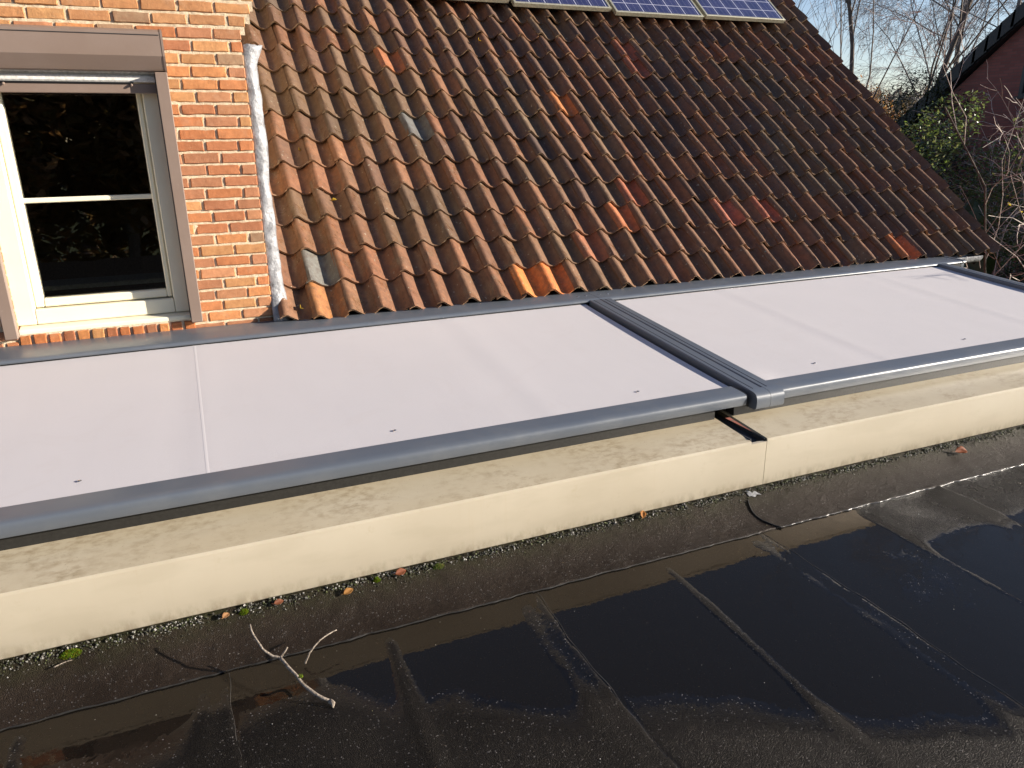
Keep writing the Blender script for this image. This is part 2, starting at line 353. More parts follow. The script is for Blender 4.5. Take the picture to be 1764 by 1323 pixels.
# ---------------------------------------------------------------- flat bitumen roof (a height field) and its water
ZW = -0.0745                       # water level
SEAM_Y = 2.162
LAPS = (-1.12, -0.071, 0.983, 2.035, 3.075, 4.13)      # sheet edges running towards the house
FOLDS = (-0.62, 0.425, 1.505, 2.525, 3.60)
def sm(a, b, x): t = np.clip((x-a)/(b-a), 0, 1); return t*t*(3-2*t)
def wob(x, y, s, k):
    return np.array([noise.noise(Vector((float(a)*s, float(b)*s, k))) for a, b in zip(np.ravel(x), np.ravel(y))]).reshape(np.shape(x))
def lap_x(L, y): return L + 0.006*math.sin(y*5.1+L*9) + 0.004*math.sin(y*13.3+L*31) + 0.0022*math.sin(y*37+L*5)
def roof_z(X, Y):
    yb = np.clip(2.28 - 0.55*X, 0.85, 1.98) + 0.10*wob(X, Y, 2.0, 21.0)
    e = -0.0034 + 0.0075*sm(0.0, 0.36, yb-Y) + 0.02*sm(0.55, -1.5, Y)
    e = e + 0.0020*wob(X, Y, 2.3, 3.0) + 0.0010*wob(X, Y, 7.0, 9.0) + 0.0003*wob(X, Y, 40.0, 9.0)
    e = e + 0.0058*sm(2.50, 2.58, X)*sm(1.74, 1.86, Y-0.02*(X-2.6)) + 0.0022*sm(2.06, 2.16, X)*(1-sm(2.46, 2.54, X))*sm(1.97, 1.86, Y)*sm(1.15, 1.5, Y)
    e = e + 0.0036*sm(0.36, 0.16, X)*sm(2.03, 1.93, Y)
    e = e - 0.0040*sm(2.50, 2.58, X)*sm(1.78, 1.66, Y)*sm(1.15, 1.4, Y)
    for L in LAPS:
        c = np.vectorize(lambda y: lap_x(L, y))(Y[:, 0])[:, None] if Y.ndim == 2 else L
        d = X - c
        e = e + 0.0043*np.exp(-((d+0.075)/0.042)**2)*sm(2.175, 2.06, Y) + np.where((d < 0) & (d > -0.12), 0.0036*sm(-0.06, -0.004, d), 0) - 0.002*np.exp(-((d-0.006)/0.008)**2)
    for L in FOLDS:
        e = e + 0.0050*np.exp(-((X-L-0.012*np.sin(Y*3+L))/0.027)**2)*sm(2.175, 2.06, Y)
    return ZW + e
def flat_part(x0, x1, nx, y0, y1, ny):
    X, Y = np.meshgrid(np.linspace(x0, x1, nx), np.linspace(y0, y1, ny)); Z = roof_z(X, Y)
    Z = Z + rng.normal(0, 0.00055, Z.shape)
    return X, Y, Z
def grid_mesh(name, X, Y, Z, mat, parent=None):
    ny, nx = X.shape; me = bpy.data.meshes.new(name)
    V = np.stack([X, Y, Z], -1).reshape(-1, 3)
    i = (np.arange(ny-1)[:, None]*nx + np.arange(nx-1)[None]).ravel(); F = np.stack([i, i+1, i+nx+1, i+nx], -1)
    me.vertices.add(len(V)); me.vertices.foreach_set('co', V.ravel()); me.loops.add(F.size); me.loops.foreach_set('vertex_index', F.ravel())
    me.polygons.add(len(F)); me.polygons.foreach_set('loop_start', np.arange(0, F.size, 4)); me.polygons.foreach_set('loop_total', np.full(len(F), 4))
    me.update(); me.validate(); me.polygons.foreach_set('use_smooth', [True]*len(F)); me.materials.append(mat)
    o = bpy.data.objects.new(name, me); COL.objects.link(o)
    if parent is not None: o.parent = parent
    return o
xa = np.unique(np.concatenate([np.linspace(-4, -1.0, 30), np.linspace(-1.0, 3.6, 560), np.linspace(3.6, 8.5, 40)]))
ya = np.unique(np.concatenate([np.linspace(-3, 0.3, 24), np.linspace(0.3, SEAM_Y+0.01, 230)]))
X, Y = np.meshgrid(xa, ya); Z = roof_z(X, Y) + rng.normal(0, 0.00022, X.shape)
flat = tag(grid_mesh('flat_roof', X, Y, Z, M['bit']), kind='structure')
wtr = MB(); wtr.add([(-4, -2.9, ZW), (8.5, -2.9, ZW), (8.5, SEAM_Y-0.002, ZW), (-4, SEAM_Y-0.002, ZW)], [(0, 1, 2, 3)])
tag(wtr.build('puddle_water', M['water']), kind='structure')
# apron: the bitumen strip that runs up to the foot of the capping
def apron_z(X, Y):
    t = np.clip((Y - SEAM_Y)/(2.395-SEAM_Y), 0, 1)
    return -0.0685 + 0.0685*(0.55*t + 0.45*t**2.2) - 0.002 + 0.003*wob(X, Y, 5.0, 4.0) + 0.0022*wob(X, Y, 16.0, 8.0)
xa = np.unique(np.concatenate([np.linspace(-4, -1.0, 30), np.linspace(-1.0, 4.5, 600), np.linspace(4.5, 8.5, 30)]))
ya = np.linspace(SEAM_Y-0.012, 2.41, 44)
X, Y = np.meshgrid(xa, ya); Z = apron_z(X, Y)
edge = 0.008*wob(X[0], X[0]*0, 9.0, 2.0) + 0.004*wob(X[0], X[0]*0, 31.0, 2.0)
Y = Y + edge[None, :]*(1-np.linspace(0, 1, 44)[:, None])
Z = Z + rng.normal(0, 0.0007, X.shape)
Z[0, :] = ZW - 0.006
ap = grid_mesh('apron_strip', X, Y, Z, M['apron'], flat)
# beads of bitumen squeezed out along the laps
def bead(pts_fn, a, b, n, r0, lift):
    mb = MB(); P = []; Rr = []
    for i in range(n):
        t = a + (b-a)*i/(n-1); p = pts_fn(t); P.append((p[0], p[1], p[2]+lift)); Rr.append(r0*(0.55+0.9*abs(noise.noise(Vector((t*14, r0*1000, a))))+0.5*max(0, noise.noise(Vector((t*40, 3, a))))))
    return mb.tube(P, Rr, 6)
def zat(x, y): return float(roof_z(np.array([[x]]), np.array([[y]]))[0, 0])
for L in LAPS[1:5]:
    b = bead(lambda t: (lap_x(L, t)+0.002, t, max(zat(lap_x(L, t), t), ZW)), 2.15, 0.35, 150, 0.0013, 0.0002); b.build('lap_bead', M['beadm'], flat, smooth=True)
def eg(x): return SEAM_Y-0.012+0.008*noise.noise(Vector((x*9, 0, 2.0)))+0.004*noise.noise(Vector((x*31, 0, 2.0)))
b = bead(lambda t: (t, eg(t)+0.001, ZW+0.003), -1.2, 2.02, 300, 0.0030, 0.0); b.build('apron_bead', M['black2'], flat, smooth=True)  # this stretch is coloured black for the shadow line along the seam
b = bead(lambda t: (t, eg(t)+0.001, ZW+0.003), 2.12, 5.0, 300, 0.0034, 0.0); b.build('apron_bead', M['beadm'], flat, smooth=True)
def apz(x, y): return float(apron_z(np.array([[x]]), np.array([[y]]))[0, 0])
b = MB(); P = [(2.105-0.035*math.sin(t*3.0)+0.03*t*t, 2.335-0.19*t, 0) for t in np.linspace(0, 1, 24)]
P = [(x, y, max(apz(x, y), ZW)+0.003) for x, y, z in P]
b.tube(P, [0.0018+0.002*abs(math.sin(i*1.7)) for i in range(24)], 6); b.build('apron_lap', M['black'], flat, smooth=True)
b = MB(); NN = 12; Pp = []
for j in range(6):
    for i in range(NN): 
        x = 2.125+0.06*i/(NN-1); y = 2.345+0.035*j/5*(1-0.6*i/NN)+0.005*math.sin(i); Pp.append((x, y, apz(x, y)+0.004+0.004*noise.noise(Vector((x*60, y*60, 0)))))
b.add(Pp, [(j*NN+i, j*NN+i+1, (j+1)*NN+i+1, (j+1)*NN+i) for j in range(5) for i in range(NN-1)])
tag(b.build('sealant_patch', M['lead'], flat, smooth=True), 'whitish smear of sealant under the capping joint')

# ================================================================ CAPPING (cream aluminium edge trim of the lower glass roof)
YP, ZT, SL = 2.388, 0.228, math.tan(R_(5.1))
def sz(y, dz): return ZT + (y-YP)*SL + dz
def capping(x0, x1, label, notch=None):
    t = thing('edge_capping', label, 'roof trim', ((max(x0, -1)+min(x1, 3.5))/2, YP, 0), 'beige cappings under the sunscreens')
    top = MB(); N = 40; prof = []
    pr = [(2.95, sz(2.95, 0)), (2.394, sz(2.394, 0)), (2.389, sz(2.389, -0.003)), (2.389, sz(2.389, -0.012)), (2.95, sz(2.95, -0.012))]
    xe = x1 if notch is None else notch
    top.extrude(pr, [lambda q: (x0, q[0], q[1]), lambda q: (xe, q[0], q[1])])
    top.build('top_plate', M['cream_top'], t, angle=40)
    f = MB(); zt = ZT-0.0135
    f.extrude([(2.388, zt), (2.388, 0.008), (2.392, 0.002), (2.404, 0.002), (2.404, zt)], [lambda q: (x0, q[0], q[1]), lambda q: (x1, q[0], q[1])])
    f.build('front_plate', M['cream_face'], t, angle=40)
    e = MB(); e.extrude([(2.3865, zt+0.0005), (2.3885, ZT-0.0005), (2.391, ZT-0.001), (2.391, zt)], [lambda q: (x0, q[0], q[1]), lambda q: (xe, q[0], q[1])]); e.build('corner_edge', M['cream_face'], t)
    if notch is not None:
        d = MB(); d.extrude([(2.95, sz(2.95, -0.028)), (2.41, sz(2.41, -0.028)), (2.41, sz(2.41, -0.034)), (2.95, sz(2.95, -0.034))], [lambda q: (notch-0.01, q[0], q[1]), lambda q: (x1, q[0], q[1])])
        d.box(notch+0.002, notch+0.010, 2.40, 2.95, ZT-0.03, ZT+0.006); d.box(x1-0.008, x1-0.0005, 2.395, 2.95, ZT-0.03, ZT-0.002)
        d.build('joint_channel', M['dark_alu'], t)
    return t
capping(-3.2, 2.229, 'long beige aluminium capping left of the black joint, algae on its sloping top', notch=2.143)
capping(2.2315, 5.75, 'beige aluminium capping right of the black joint, running out of frame')
# the lower glass roof the sunscreens lie over
t = thing('glass_roof', 'dark glazed veranda roof hidden under the pale sunscreens', 'glass roof', (2, 3.5, 0.2))
b = MB(); b.extrude([(2.75, sz(2.75, -0.03)), (4.46, sz(4.46, -0.03)), (4.46, sz(4.46, -0.07)), (2.75, sz(2.75, -0.07))], [lambda q: (-3.2, q[0], q[1]), lambda q: (5.6, q[0], q[1])]); b.build('glazing', M['dark_alu'], t)
b = MB()
for i in range(9): b.extrude([(-3.2+i-.03, -0.028), (-3.2+i+.03, -0.028), (-3.2+i+.03, -0.002), (-3.2+i-.03, -0.002)], [lambda q: (q[0], 2.955, sz(2.955, q[1])), lambda q: (q[0], 4.45, sz(4.45, q[1]))])
b.build('glazing_bar', M['dark_alu'], t)
b = MB(); b.extrude([(2.632, sz(2.632, 0.0008)), (2.632, sz(2.632, 0.0555)), (2.69, sz(2.69, 0.0535)), (2.69, sz(2.69, 0.0008))], [lambda q: (-3.0, q[0], q[1]), lambda q: (2.13, q[0], q[1])]); b.extrude([(2.632, sz(2.632, 0.0008)), (2.632, sz(2.632, 0.0555)), (2.69, sz(2.69, 0.0535)), (2.69, sz(2.69, 0.0008))], [lambda q: (2.24, q[0], q[1]), lambda q: (5.6, q[0], q[1])]); b.build('front_profile', M['black2'], t)

# ================================================================ SUNSCREENS
DZ = 0.11
def bar_profile():
    P = [(2.722, DZ-0.004), (2.640, DZ-0.001), (2.616, DZ-0.0025), (2.609, DZ-0.006), (2.605, DZ-0.012), (2.6035, DZ-0.022), (2.6045, DZ-0.048), (2.607, DZ-0.053), (2.613, DZ-0.055), (2.70, DZ-0.056), (2.722, DZ-0.05)]
    return [(y, sz(y, d)) for y, d in P]
def rail_mesh(xl, xr, y0, y1, h=0.062):
    b = MB(); c = 0.005
    pr = [(xl+c, 0), (xr-c, 0), (xr, -c), (xr, -h), (xl, -h), (xl, -c)]
    b.extrude(pr, [lambda q: (q[0], y0, sz(y0, DZ+0.004+q[1])), lambda q: (q[0], y1, sz(y1, DZ+0.004+q[1]))]); return b
def sunscreen(x0, x1, rails, fab, bar, studs, seams, label, case_end=None):
    t = thing('sunscreen', label, 'sunscreen', ((max(x0, -.7)+min(x1, 5))/2, 3.4, sz(3.4, DZ)), 'pale sunscreens over the veranda')
    # cassette at the wall
    b = MB(); pr = [(4.466, 0.517), (4.36, 0.515), (4.225, 0.509), (4.207, 0.506), (4.199, 0.500), (4.197, 0.494), (4.200, 0.488), (4.212, 0.487), (4.212, 0.40), (4.466, 0.40)]
    b.extrude(pr, [lambda q: (x0, q[0], q[1]), lambda q: (x1, q[0], q[1])]); cs = b.build('cassette', M['anth'], t, angle=35)
    b = MB(); b.box(x0, x1, 4.2085, 4.2115, 0.43, 0.4868); b.build('slot_shade_strip', M['black'], cs)  # black strip added to stand in for the shade in the fabric slot
    for sx in ((x1-0.05, x1-0.11) if x0 < 0 else (x0+0.05, x0+0.11, x1-0.06)):
        b = MB(); n = 10; Pp = [(sx+r*math.cos(2*math.pi*k/n), 4.30+r*math.sin(2*math.pi*k/n), 0.5122+h) for r, h in ((0.008, 0.0), (0.007, 0.002), (0.003, 0.003)) for k in range(n)]
        b.add(Pp, [(a*n+k, a*n+(k+1) % n, (a+1)*n+(k+1) % n, (a+1)*n+k) for a in range(2) for k in range(n)] + [tuple(2*n+k for k in range(n))]); b.build('screw', M['steel'], cs, smooth=True)
    if case_end is not None:
        b = MB(); pr2 = [(4.35+(y-4.35)*1.03, 0.46+(z-0.46)*1.06) for y, z in pr]
        b.extrude(pr2, [lambda q: (case_end[0], q[0], q[1]), lambda q: (case_end[1], q[0], q[1])]); b.build('end_cap', M['anth'], cs, angle=35)
    # fabric
    nx, ny = 120, 40
    X, Y = np.meshgrid(np.linspace(fab[0], fab[1], nx), np.linspace(2.715, 4.235, ny))
    sag = -0.006*np.sin(np.pi*np.clip((Y-2.715)/1.5, 0, 1))
    Zf = ZT + (Y-YP)*SL + DZ - 0.020 + sag + 0.0014*wob(X, Y, 1.3, 1.0)
    for sx in seams: Zf = Zf + 0.0010*np.exp(-((X-sx-0.02*np.sin(Y*2))/0.05)**2) - 0.0008*np.exp(-((X-sx+0.09)/0.07)**2)
    Zf = Zf + 0.010*np.exp(-((X-fab[0])/0.10)**2)*np.exp(-((Y-2.75)/0.15)**2)*(1 if fab[0] > 0 else 0)
    P = parent_world(t)
    fb = grid_mesh('fabric', X-P.x, Y-P.y, Zf-P.z, M['fabric'], t)
    for sx in [q for q in seams if q in (-0.055,)]:
        for o_ in (0.0,):
            b = MB(); ys = np.linspace(2.72, 4.2, 30); Pp = []
            for y in ys:
                fj = (y-2.715)/1.52*(ny-1); j = min(int(fj), ny-2); zc = [float(np.interp(sx+q_, X[0], Zf[j]*(1-fj+j)+Zf[j+1]*(fj-j))) for q_ in (-0.006, 0, 0.006)]
                Pp += [(sx-0.006, y, zc[0]+0.0003), (sx, y, zc[1]+0.0007), (sx+0.006, y, zc[2]+0.0003)]
            b.add(Pp, [(k*3+a, k*3+a+1, k*3+a+4, k*3+a+3) for k in range(29) for a in (0, 1)]); b.build('weld_seam', M['weld'], fb, smooth=True)
    # front bar
    b = MB(); b.extrude(bar_profile(), [lambda q: (bar[0], q[0], q[1]), lambda q: (bar[1], q[0], q[1])]); br = b.build('front_bar', M['anth'], t, angle=35)
    b = MB(); b.box(bar[0], bar[1], 2.71, 2.715, sz(2.71, DZ-0.025), sz(2.71, DZ-0.0062)); b.build('keder_groove', M['black'], br)
    b = MB(); pr = [(2.66+(y-2.66)*0.94, z-0.002) for y, z in bar_profile()]; b.extrude(pr, [lambda q: (bar[1], q[0], q[1]), lambda q: (bar[1]+0.012, q[0], q[1])]); b.build('bar_end_cap', M['black'], br)
    for sx in studs:
        b = MB(); z0 = sz(2.852, DZ-0.0185); Pp = []; n = 14
        for (r, h) in ((0.008, 0.0), (0.007, 0.0014), (0.005, 0.0026), (0.0025, 0.003)):
            Pp += [(sx+r*math.cos(2*math.pi*k/n), 2.852+r*math.sin(2*math.pi*k/n), z0+h) for k in range(n)]
        Pp.append((sx, 2.852, z0+0.0028)); F = [(a*n+k, a*n+(k+1) % n, (a+1)*n+(k+1) % n, (a+1)*n+k) for a in range(3) for k in range(n)] + [(3*n+k, 3*n+(k+1) % n, 4*n) for k in range(n)]
        b.add(Pp, F); b.build('press_stud', M['steel'], fb, smooth=True)
    # guide rails
    for (xl, xr) in rails:
        rl = rail_mesh(xl, xr, 2.640, 4.20).build('guide_rail', M['anth'], t, angle=35)
        b = MB(); pr = [(2.640, 0.005), (2.604, 0.004), (2.588, -0.002), (2.579, -0.013), (2.576, -0.03), (2.577, -0.060), (2.582, -0.071), (2.592, -0.077), (2.64, -0.079)]
        b.extrude([(y, sz(y, DZ+0.002+d)) for y, d in pr], [lambda q: (xl-0.0015, q[0], q[1]), lambda q: (xr+0.0015, q[0], q[1])]); b.build('end_cap', M['anth'], rl, angle=35)
        b = MB()
        for dx in ((xr-xl)*0.36,):
            b.extrude([(xl+dx-0.0016, 0.0), (xl+dx+0.0016, 0.0), (xl+dx+0.0016, 0.0008), (xl+dx-0.0016, 0.0008)], [lambda q: (q[0], 2.645, sz(2.645, DZ+0.004+q[1])), lambda q: (q[0], 4.19, sz(4.19, DZ+0.004+q[1]))])
        b.build('rail_groove', M['black'], rl)
        b = MB(); s_ = -1 if xl < 3 else 1; xb = xl if s_ < 0 else xr
        bx = sorted((xb, xb-0.05)) if xl < 2.35 else sorted((xl, xl-0.05) if xl > 5 else (xr, xr+0.012))
        b.extrude([(bx[0], -0.052), (bx[1], -0.052), (bx[1], -0.060), (bx[0], -0.060)], [lambda q: (q[0], 2.66, sz(2.66, DZ+0.004+q[1])), lambda q: (q[0], 4.19, sz(4.19, DZ+0.004+q[1]))]); b.build('rail_flange', M['anth'], rl)
    return t
sunscreen(-3.0, 2.4035, [(2.325, 2.4025)], (-3.0, 2.30), (-3.0, 2.285), (-0.48, 0.674, 1.85), (-1.49, -0.055, 1.370),
          'left pale lilac grey sunscreen with three studs, below the brick wall and window')
sunscreen(2.4065, 5.80, [(2.4075, 2.485), (5.515, 5.60)], (2.49, 5.515), (2.49, 5.50), (2.935, 4.07, 5.2), (3.38, 4.78),
          'right pale sunscreen between the double centre rail and the roof corner', case_end=(5.80, 5.83))
# rain gutter end at the corner of the roof
t = thing('gutter', 'light grey metal gutter end at the right corner of the tiled roof', 'gutter', (5.95, 4.40, 0.47))
b = MB(); n = 10; pr = [(4.40+0.055*math.cos(math.pi+math.pi*k/n), 0.498+0.06*math.sin(math.pi+math.pi*k/n)) for k in range(n+1)]; pr += [(4.40+0.050*math.cos(2*math.pi-math.pi*k/n), 0.500+0.055*math.sin(2*math.pi-math.pi*k/n)) for k in range(n+1)]
b.extrude(pr, [lambda q: (5.85, q[0], q[1]), lambda q: (6.24, q[0], q[1])]); b.build('trough', M['lead'], t, angle=40)
b = MB(); b.extrude(pr[:n+1], [lambda q: (6.24, q[0], q[1]), lambda q: (6.243, q[0], q[1])]); b.build('stop_end', M['lead'], t)

# ================================================================ THE HOUSE
YW = 4.47
house = thing('brick_house', 'house with orange brick wall, cream window and weathered red pantile roof', 'house', (2, 5.5, -3))
# --- brickwork
BH, BL, JT = 0.0612, 0.182, 0.0115
OX0, OX1, OZ0, OZ1 = -0.888, -0.048, 0.575, 1.95
BASE = [(0.50, 0.185, 0.065), (0.47, 0.16, 0.055), (0.43, 0.15, 0.06), (0.54, 0.22, 0.075), (0.40, 0.17, 0.085), (0.52, 0.26, 0.10), (0.46, 0.21, 0.10), (0.36, 0.13, 0.06)]
def brick_col(z):
    c = random.choice(BASE)
    if z > 2.04: c = tuple(np.array(c)*0.45 + np.array((0.46, 0.26, 0.105))*0.55)
    if random.random() < 0.06: c = (0.30, 0.20, 0.12)
    k = random.uniform(0.85, 1.15); c = tuple(x*0.82+y_*0.18 for x, y_ in zip(c, (0.50, 0.30, 0.17))); return (c[0]*k*0.98, c[1]*k*0.95, c[2]*k*0.95)
bw = MB()
def one_brick(x0, x1, z0, z1, y=YW, col=None, dep=0.02):
    """a worn brick face: rounded edges, uneven outline"""
    n_in = max(2, int((x1-x0)/0.03)); W_, H_ = x1-x0, z1-z0
    us = [0, 0.004/W_] + [0.012/W_+(1-0.024/W_)*i/n_in for i in range(n_in+1)] + [1-0.004/W_, 1]; vs_ = [0, 0.07, 0.25, 0.5, 0.75, 0.93, 1]
    nx, nz = len(us)-1, len(vs_)-1; col = col or brick_col(z0)
    sd = random.uniform(0, 99); yo = random.uniform(-0.003, 0.003); tl = random.uniform(-0.010, 0.010)
    P = []; F = []
    for j, v in enumerate(vs_):
        for i, u in enumerate(us):
            x = x0+W_*u; z = z0+H_*v
            ex, ez = i in (0, nx), j in (0, nz)
            q = Vector((x*38, z*38, sd))
            dx = noise.noise(q)*0.0032 + noise.noise(q*3.1)*0.0012; dz = noise.noise(q+Vector((9, 0, 5)))*0.0030 + noise.noise(q*3.1+Vector((5, 0, 0)))*0.0010
            chip = max(0, noise.noise(q*0.8+Vector((3, 3, 3)))-0.25)*0.012 if (i < 3 or i > nx-3 or j < 2 or j > nz-2) else 0
            yy = y+yo + 0.0022*noise.noise(q*0.9+Vector((0, 4, 0))) + chip + (0.0065 if ex or ez else 0) + tl*(v-0.5)*0.25
            P.append((x+dx, yy, z+dz))
    for j in range(nz):
        for i in range(nx): a = j*(nx+1)+i; F.append((a, a+1, a+nx+2, a+nx+1))
    # back skirt
    ring = [i for i in range(nx+1)] + [j*(nx+1)+nx for j in range(1, nz+1)] + [nz*(nx+1)+i for i in range(nx-1, -1, -1)] + [j*(nx+1) for j in range(nz-1, 0, -1)]
    o = len(P); P += [(P[i][0], y+dep, P[i][2]) for i in ring]; L = len(ring)
    F += [(ring[(k+1) % L], ring[k], o+k, o+(k+1) % L) for k in range(L)]
    bw.add(P, F, col)
ZB0 = 0.30
rows = int((3.1-ZB0)/BH)
def right_edge(z):
    if z > 2.15: return 0.462
    if z > 2.09: return 0.440
    if z > 2.035: return 0.410
    return 0.384
for r in range(rows):
    z0 = ZB0 + r*BH; z1 = z0 + BH - JT; xe = right_edge(z0)
    k = 0
    x = xe - (0 if r % 2 == 0 else 0)
    first = True
    while x > -2.3:
        ln = (BL*0.5-JT if (first and r % 2) else (BL-JT if not first or r % 2 == 0 else BL-JT)) * random.uniform(0.92, 1.06)
        if first and random.random() < 0.25: ln *= 0.75
        a, b_ = x-ln, x; first = False
        x = a - JT*random.uniform(0.8, 1.25)
        segs = [(a, b_)]
        if z1 > OZ0-0.085 and z0 < OZ1:     # window opening
            new = []
            for (p, q) in segs:
                if q <= OX0 or p >= OX1: new.append((p, q))
                else:
                    if p < OX0-0.02: new.append((p, OX0-0.003))
                    if q > OX1+0.02: new.append((OX1+0.003, q))
            segs = new
        for (p, q) in segs:
            if q-p > 0.015: one_brick(p, q, z0+random.uniform(-0.0015, 0.0015), z1+random.uniform(-0.0015, 0.0015))
# upright course under the window
xx = OX0+0.004
while xx < OX1+0.0:
    wd = 0.052*random.uniform(0.9, 1.12)
    one_brick(xx, min(xx+wd, OX1+0.02), 0.482, 0.562+random.uniform(-0.006, 0.004), YW-0.004, tuple(np.array(random.choice(BASE))*random.uniform(0.7, 1.0)), 0.03); xx += wd+0.0135
# reveal of the window: brick ends on the left jamb
r = 0
while OZ0 + r*BH < OZ1:
    z0 = OZ0 + r*BH; c = brick_col(z0)
    bw.box(OX0-0.02, OX0+random.uniform(-0.001, 0.002), YW+0.012, YW+0.075, z0, z0+BH-JT, 0.003, c)
    bw.box(OX1-random.uniform(-0.001, 0.002), OX1+0.02, YW+0.012, YW+0.075, z0, z0+BH-JT, 0.003, brick_col(z0)); r += 1
wall = bw.build('wall', M['brick'], house, angle=32)
mo = MB(); ym = YW+0.0075
def mortar(x0, x1, z0, z1):
    nx, nz = max(1, int((x1-x0)/0.02)), max(1, int((z1-z0)/0.02)); P = []
    for j in range(nz+1):
        for i in range(nx+1):
            x = x0+(x1-x0)*i/nx; z = z0+(z1-z0)*j/nz; P.append((x, ym+0.003*noise.noise(Vector((x*40, z*40, 2))), z))
    mo.add(P, [(j*(nx+1)+i, j*(nx+1)+i+1, (j+1)*(nx+1)+i+1, (j+1)*(nx+1)+i) for j in range(nz) for i in range(nx)])
mortar(-2.3, OX0, ZB0, 3.1); mortar(OX1, 0.380, ZB0, 2.035); mortar(OX1, 0.405, 2.036, 2.09); mortar(OX1, 0.436, 2.0905, 2.15); mortar(OX1, 0.457, 2.1505, 3.1); mortar(OX0, OX1, OZ1, 3.1); mortar(OX0, OX1, ZB0, OZ0-0.003)
mo.box(0.36, 0.379, YW+0.012, 8.0, ZB0, 3.1); mo.box(OX0-0.03, OX0-0.003, YW+0.011, YW+0.078, OZ0, OZ1); mo.box(OX1+0.003, OX1+0.03, YW+0.011, YW+0.078, OZ0, OZ1)
mo.build('pointing', M['mortar'], wall, smooth=False)
# lower walls and far gable (mostly hidden)
b = MB(); b.box(-2.3, 6.2, 4.52, 4.6, -3.0, 0.42); b.extrude([(4.6, 0.42), (8.4, 3.55), (12.2, 0.42), (12.2, -3.0), (4.6, -3.0)], [lambda q: (6.05, q[0], q[1]), lambda q: (6.2, q[0], q[1])]); b.build('lower_wall', M['nbrick'], house)
# --- lead flashing strip at the wall corner
b = MB(); NZ = 60; NX = 8; P = []
for j in range(NZ+1):
    v = j/NZ; z = 0.515 + (1.995-0.515)*v
    wdt = 0.074 + 0.010*noise.noise(Vector((z*5, 0, 1))) + 0.005*noise.noise(Vector((z*17, 0, 1))) + 0.035*max(0, v-0.93)/0.07 + 0.018*max(0, 0.12-v)/0.12
    shx = 0.006*noise.noise(Vector((z*3, 2, 5))) + 0.018*max(0, 0.25-v)/0.25
    out = 0.055*max(0, 0.13-v)/0.13
    for i in range(NX+1):
        u = i/NX
        x = 0.381 + shx*u + wdt*u; y = YW+0.020 - 0.012*math.sin(u*math.pi*0.75) + 0.008*noise.noise(Vector((x*30, z*11, 7)))*(0.3+u) + 0.004*noise.noise(Vector((x*50, z*30, 3)))*u - out + 0.025*u*u
        P.append((x, y, z + (0.01*noise.noise(Vector((x*40, 0, 0))) if j in (0, NZ) else 0)))
b.add(P, [(j*(NX+1)+i, j*(NX+1)+i+1, (j+1)*(NX+1)+i+1, (j+1)*(NX+1)+i) for j in range(NZ) for i in range(NX)])
lf = b.build('lead_flashing', M['lead'], house, smooth=True)
sd = lf.modifiers.new('thick', 'SOLIDIFY'); sd.thickness = 0.003
# --- window
b = MB()
FY = 4.526; X0, X1, Z0, Z1 = -0.892, -0.046, 0.606, 1.95
b.box(X0, -0.803, FY, FY+0.09, Z0, Z1, 0.004); b.box(-0.128, X1, FY, FY+0.09, Z0, Z1, 0.004); b.box(-0.801, -0.130, FY+0.001, FY+0.09, Z0, 0.684, 0.004); b.box(-0.801, -0.130, FY+0.001, FY+0.09, 1.86, Z1, 0.004)
b.box(-0.806, -0.799, FY+0.014, FY+0.08, 0.687, 1.858); b.box(-0.132, -0.126, FY+0.014, FY+0.08, 0.687, 1.858)
win = tag(b.build('window', M['wcream'], house), 'cream framed window under the shutter box')
b = MB(); SY = 4.555; x0, x1, z0, z1 = -0.797, -0.134, 0.690, 1.855; sw = 0.040
b.box(x0, x0+sw, SY, SY+0.05, z0, z1, 0.006); b.box(x1-sw+0.014, x1, SY, SY+0.05, z0, z1, 0.006); b.box(x0+sw, x1-sw+0.014, SY+0.0015, SY+0.05, z0, z0+sw+0.004, 0.006); b.box(x0+sw, x1-sw+0.014, SY+0.0015, SY+0.05, z1-sw, z1, 0.006)
b.build('sash', M['wcream'], win)
b = MB(); b.box(x0+sw-0.004, x1-sw+0.018, SY+0.014, SY+0.03, 1.224, 1.249, 0.004); b.build('muntin', M['wcream'], win)
b = MB(); b.box(x0+0.02, x1-0.012, SY+0.0335, SY+0.0375, z0+0.02, z1-0.02); b.build('pane', M['pane'], win)
b = MB(); b.extrude([(4.476, 0.570), (4.476, 0.586), (4.480, 0.592), (4.545, 0.604), (4.57, 0.604), (4.57, 0.570)], [lambda q: (-0.880, q[0], q[1]), lambda q: (-0.056, q[0], q[1])]); b.build('sill', M['wcream'], win, angle=30)
b = MB()   # dark room behind the glass
b.add([(-2.2, 4.66, 0.3), (0.33, 4.66, 0.3), (0.33, 7.4, 0.3), (-2.2, 7.4, 0.3), (-2.2, 4.66, 2.6), (0.33, 4.66, 2.6), (0.33, 7.4, 2.6), (-2.2, 7.4, 2.6)], [(0, 1, 2, 3), (4, 7, 6, 5), (1, 5, 6, 2), (2, 6, 7, 3), (3, 7, 4, 0)])
b.build('room', M['room'], house)
b = MB(); b.box(-1.0, 0.1, 4.64, 4.86, 0.76, 0.785, 0.003); b.build('inner_sill', M['white'], win)

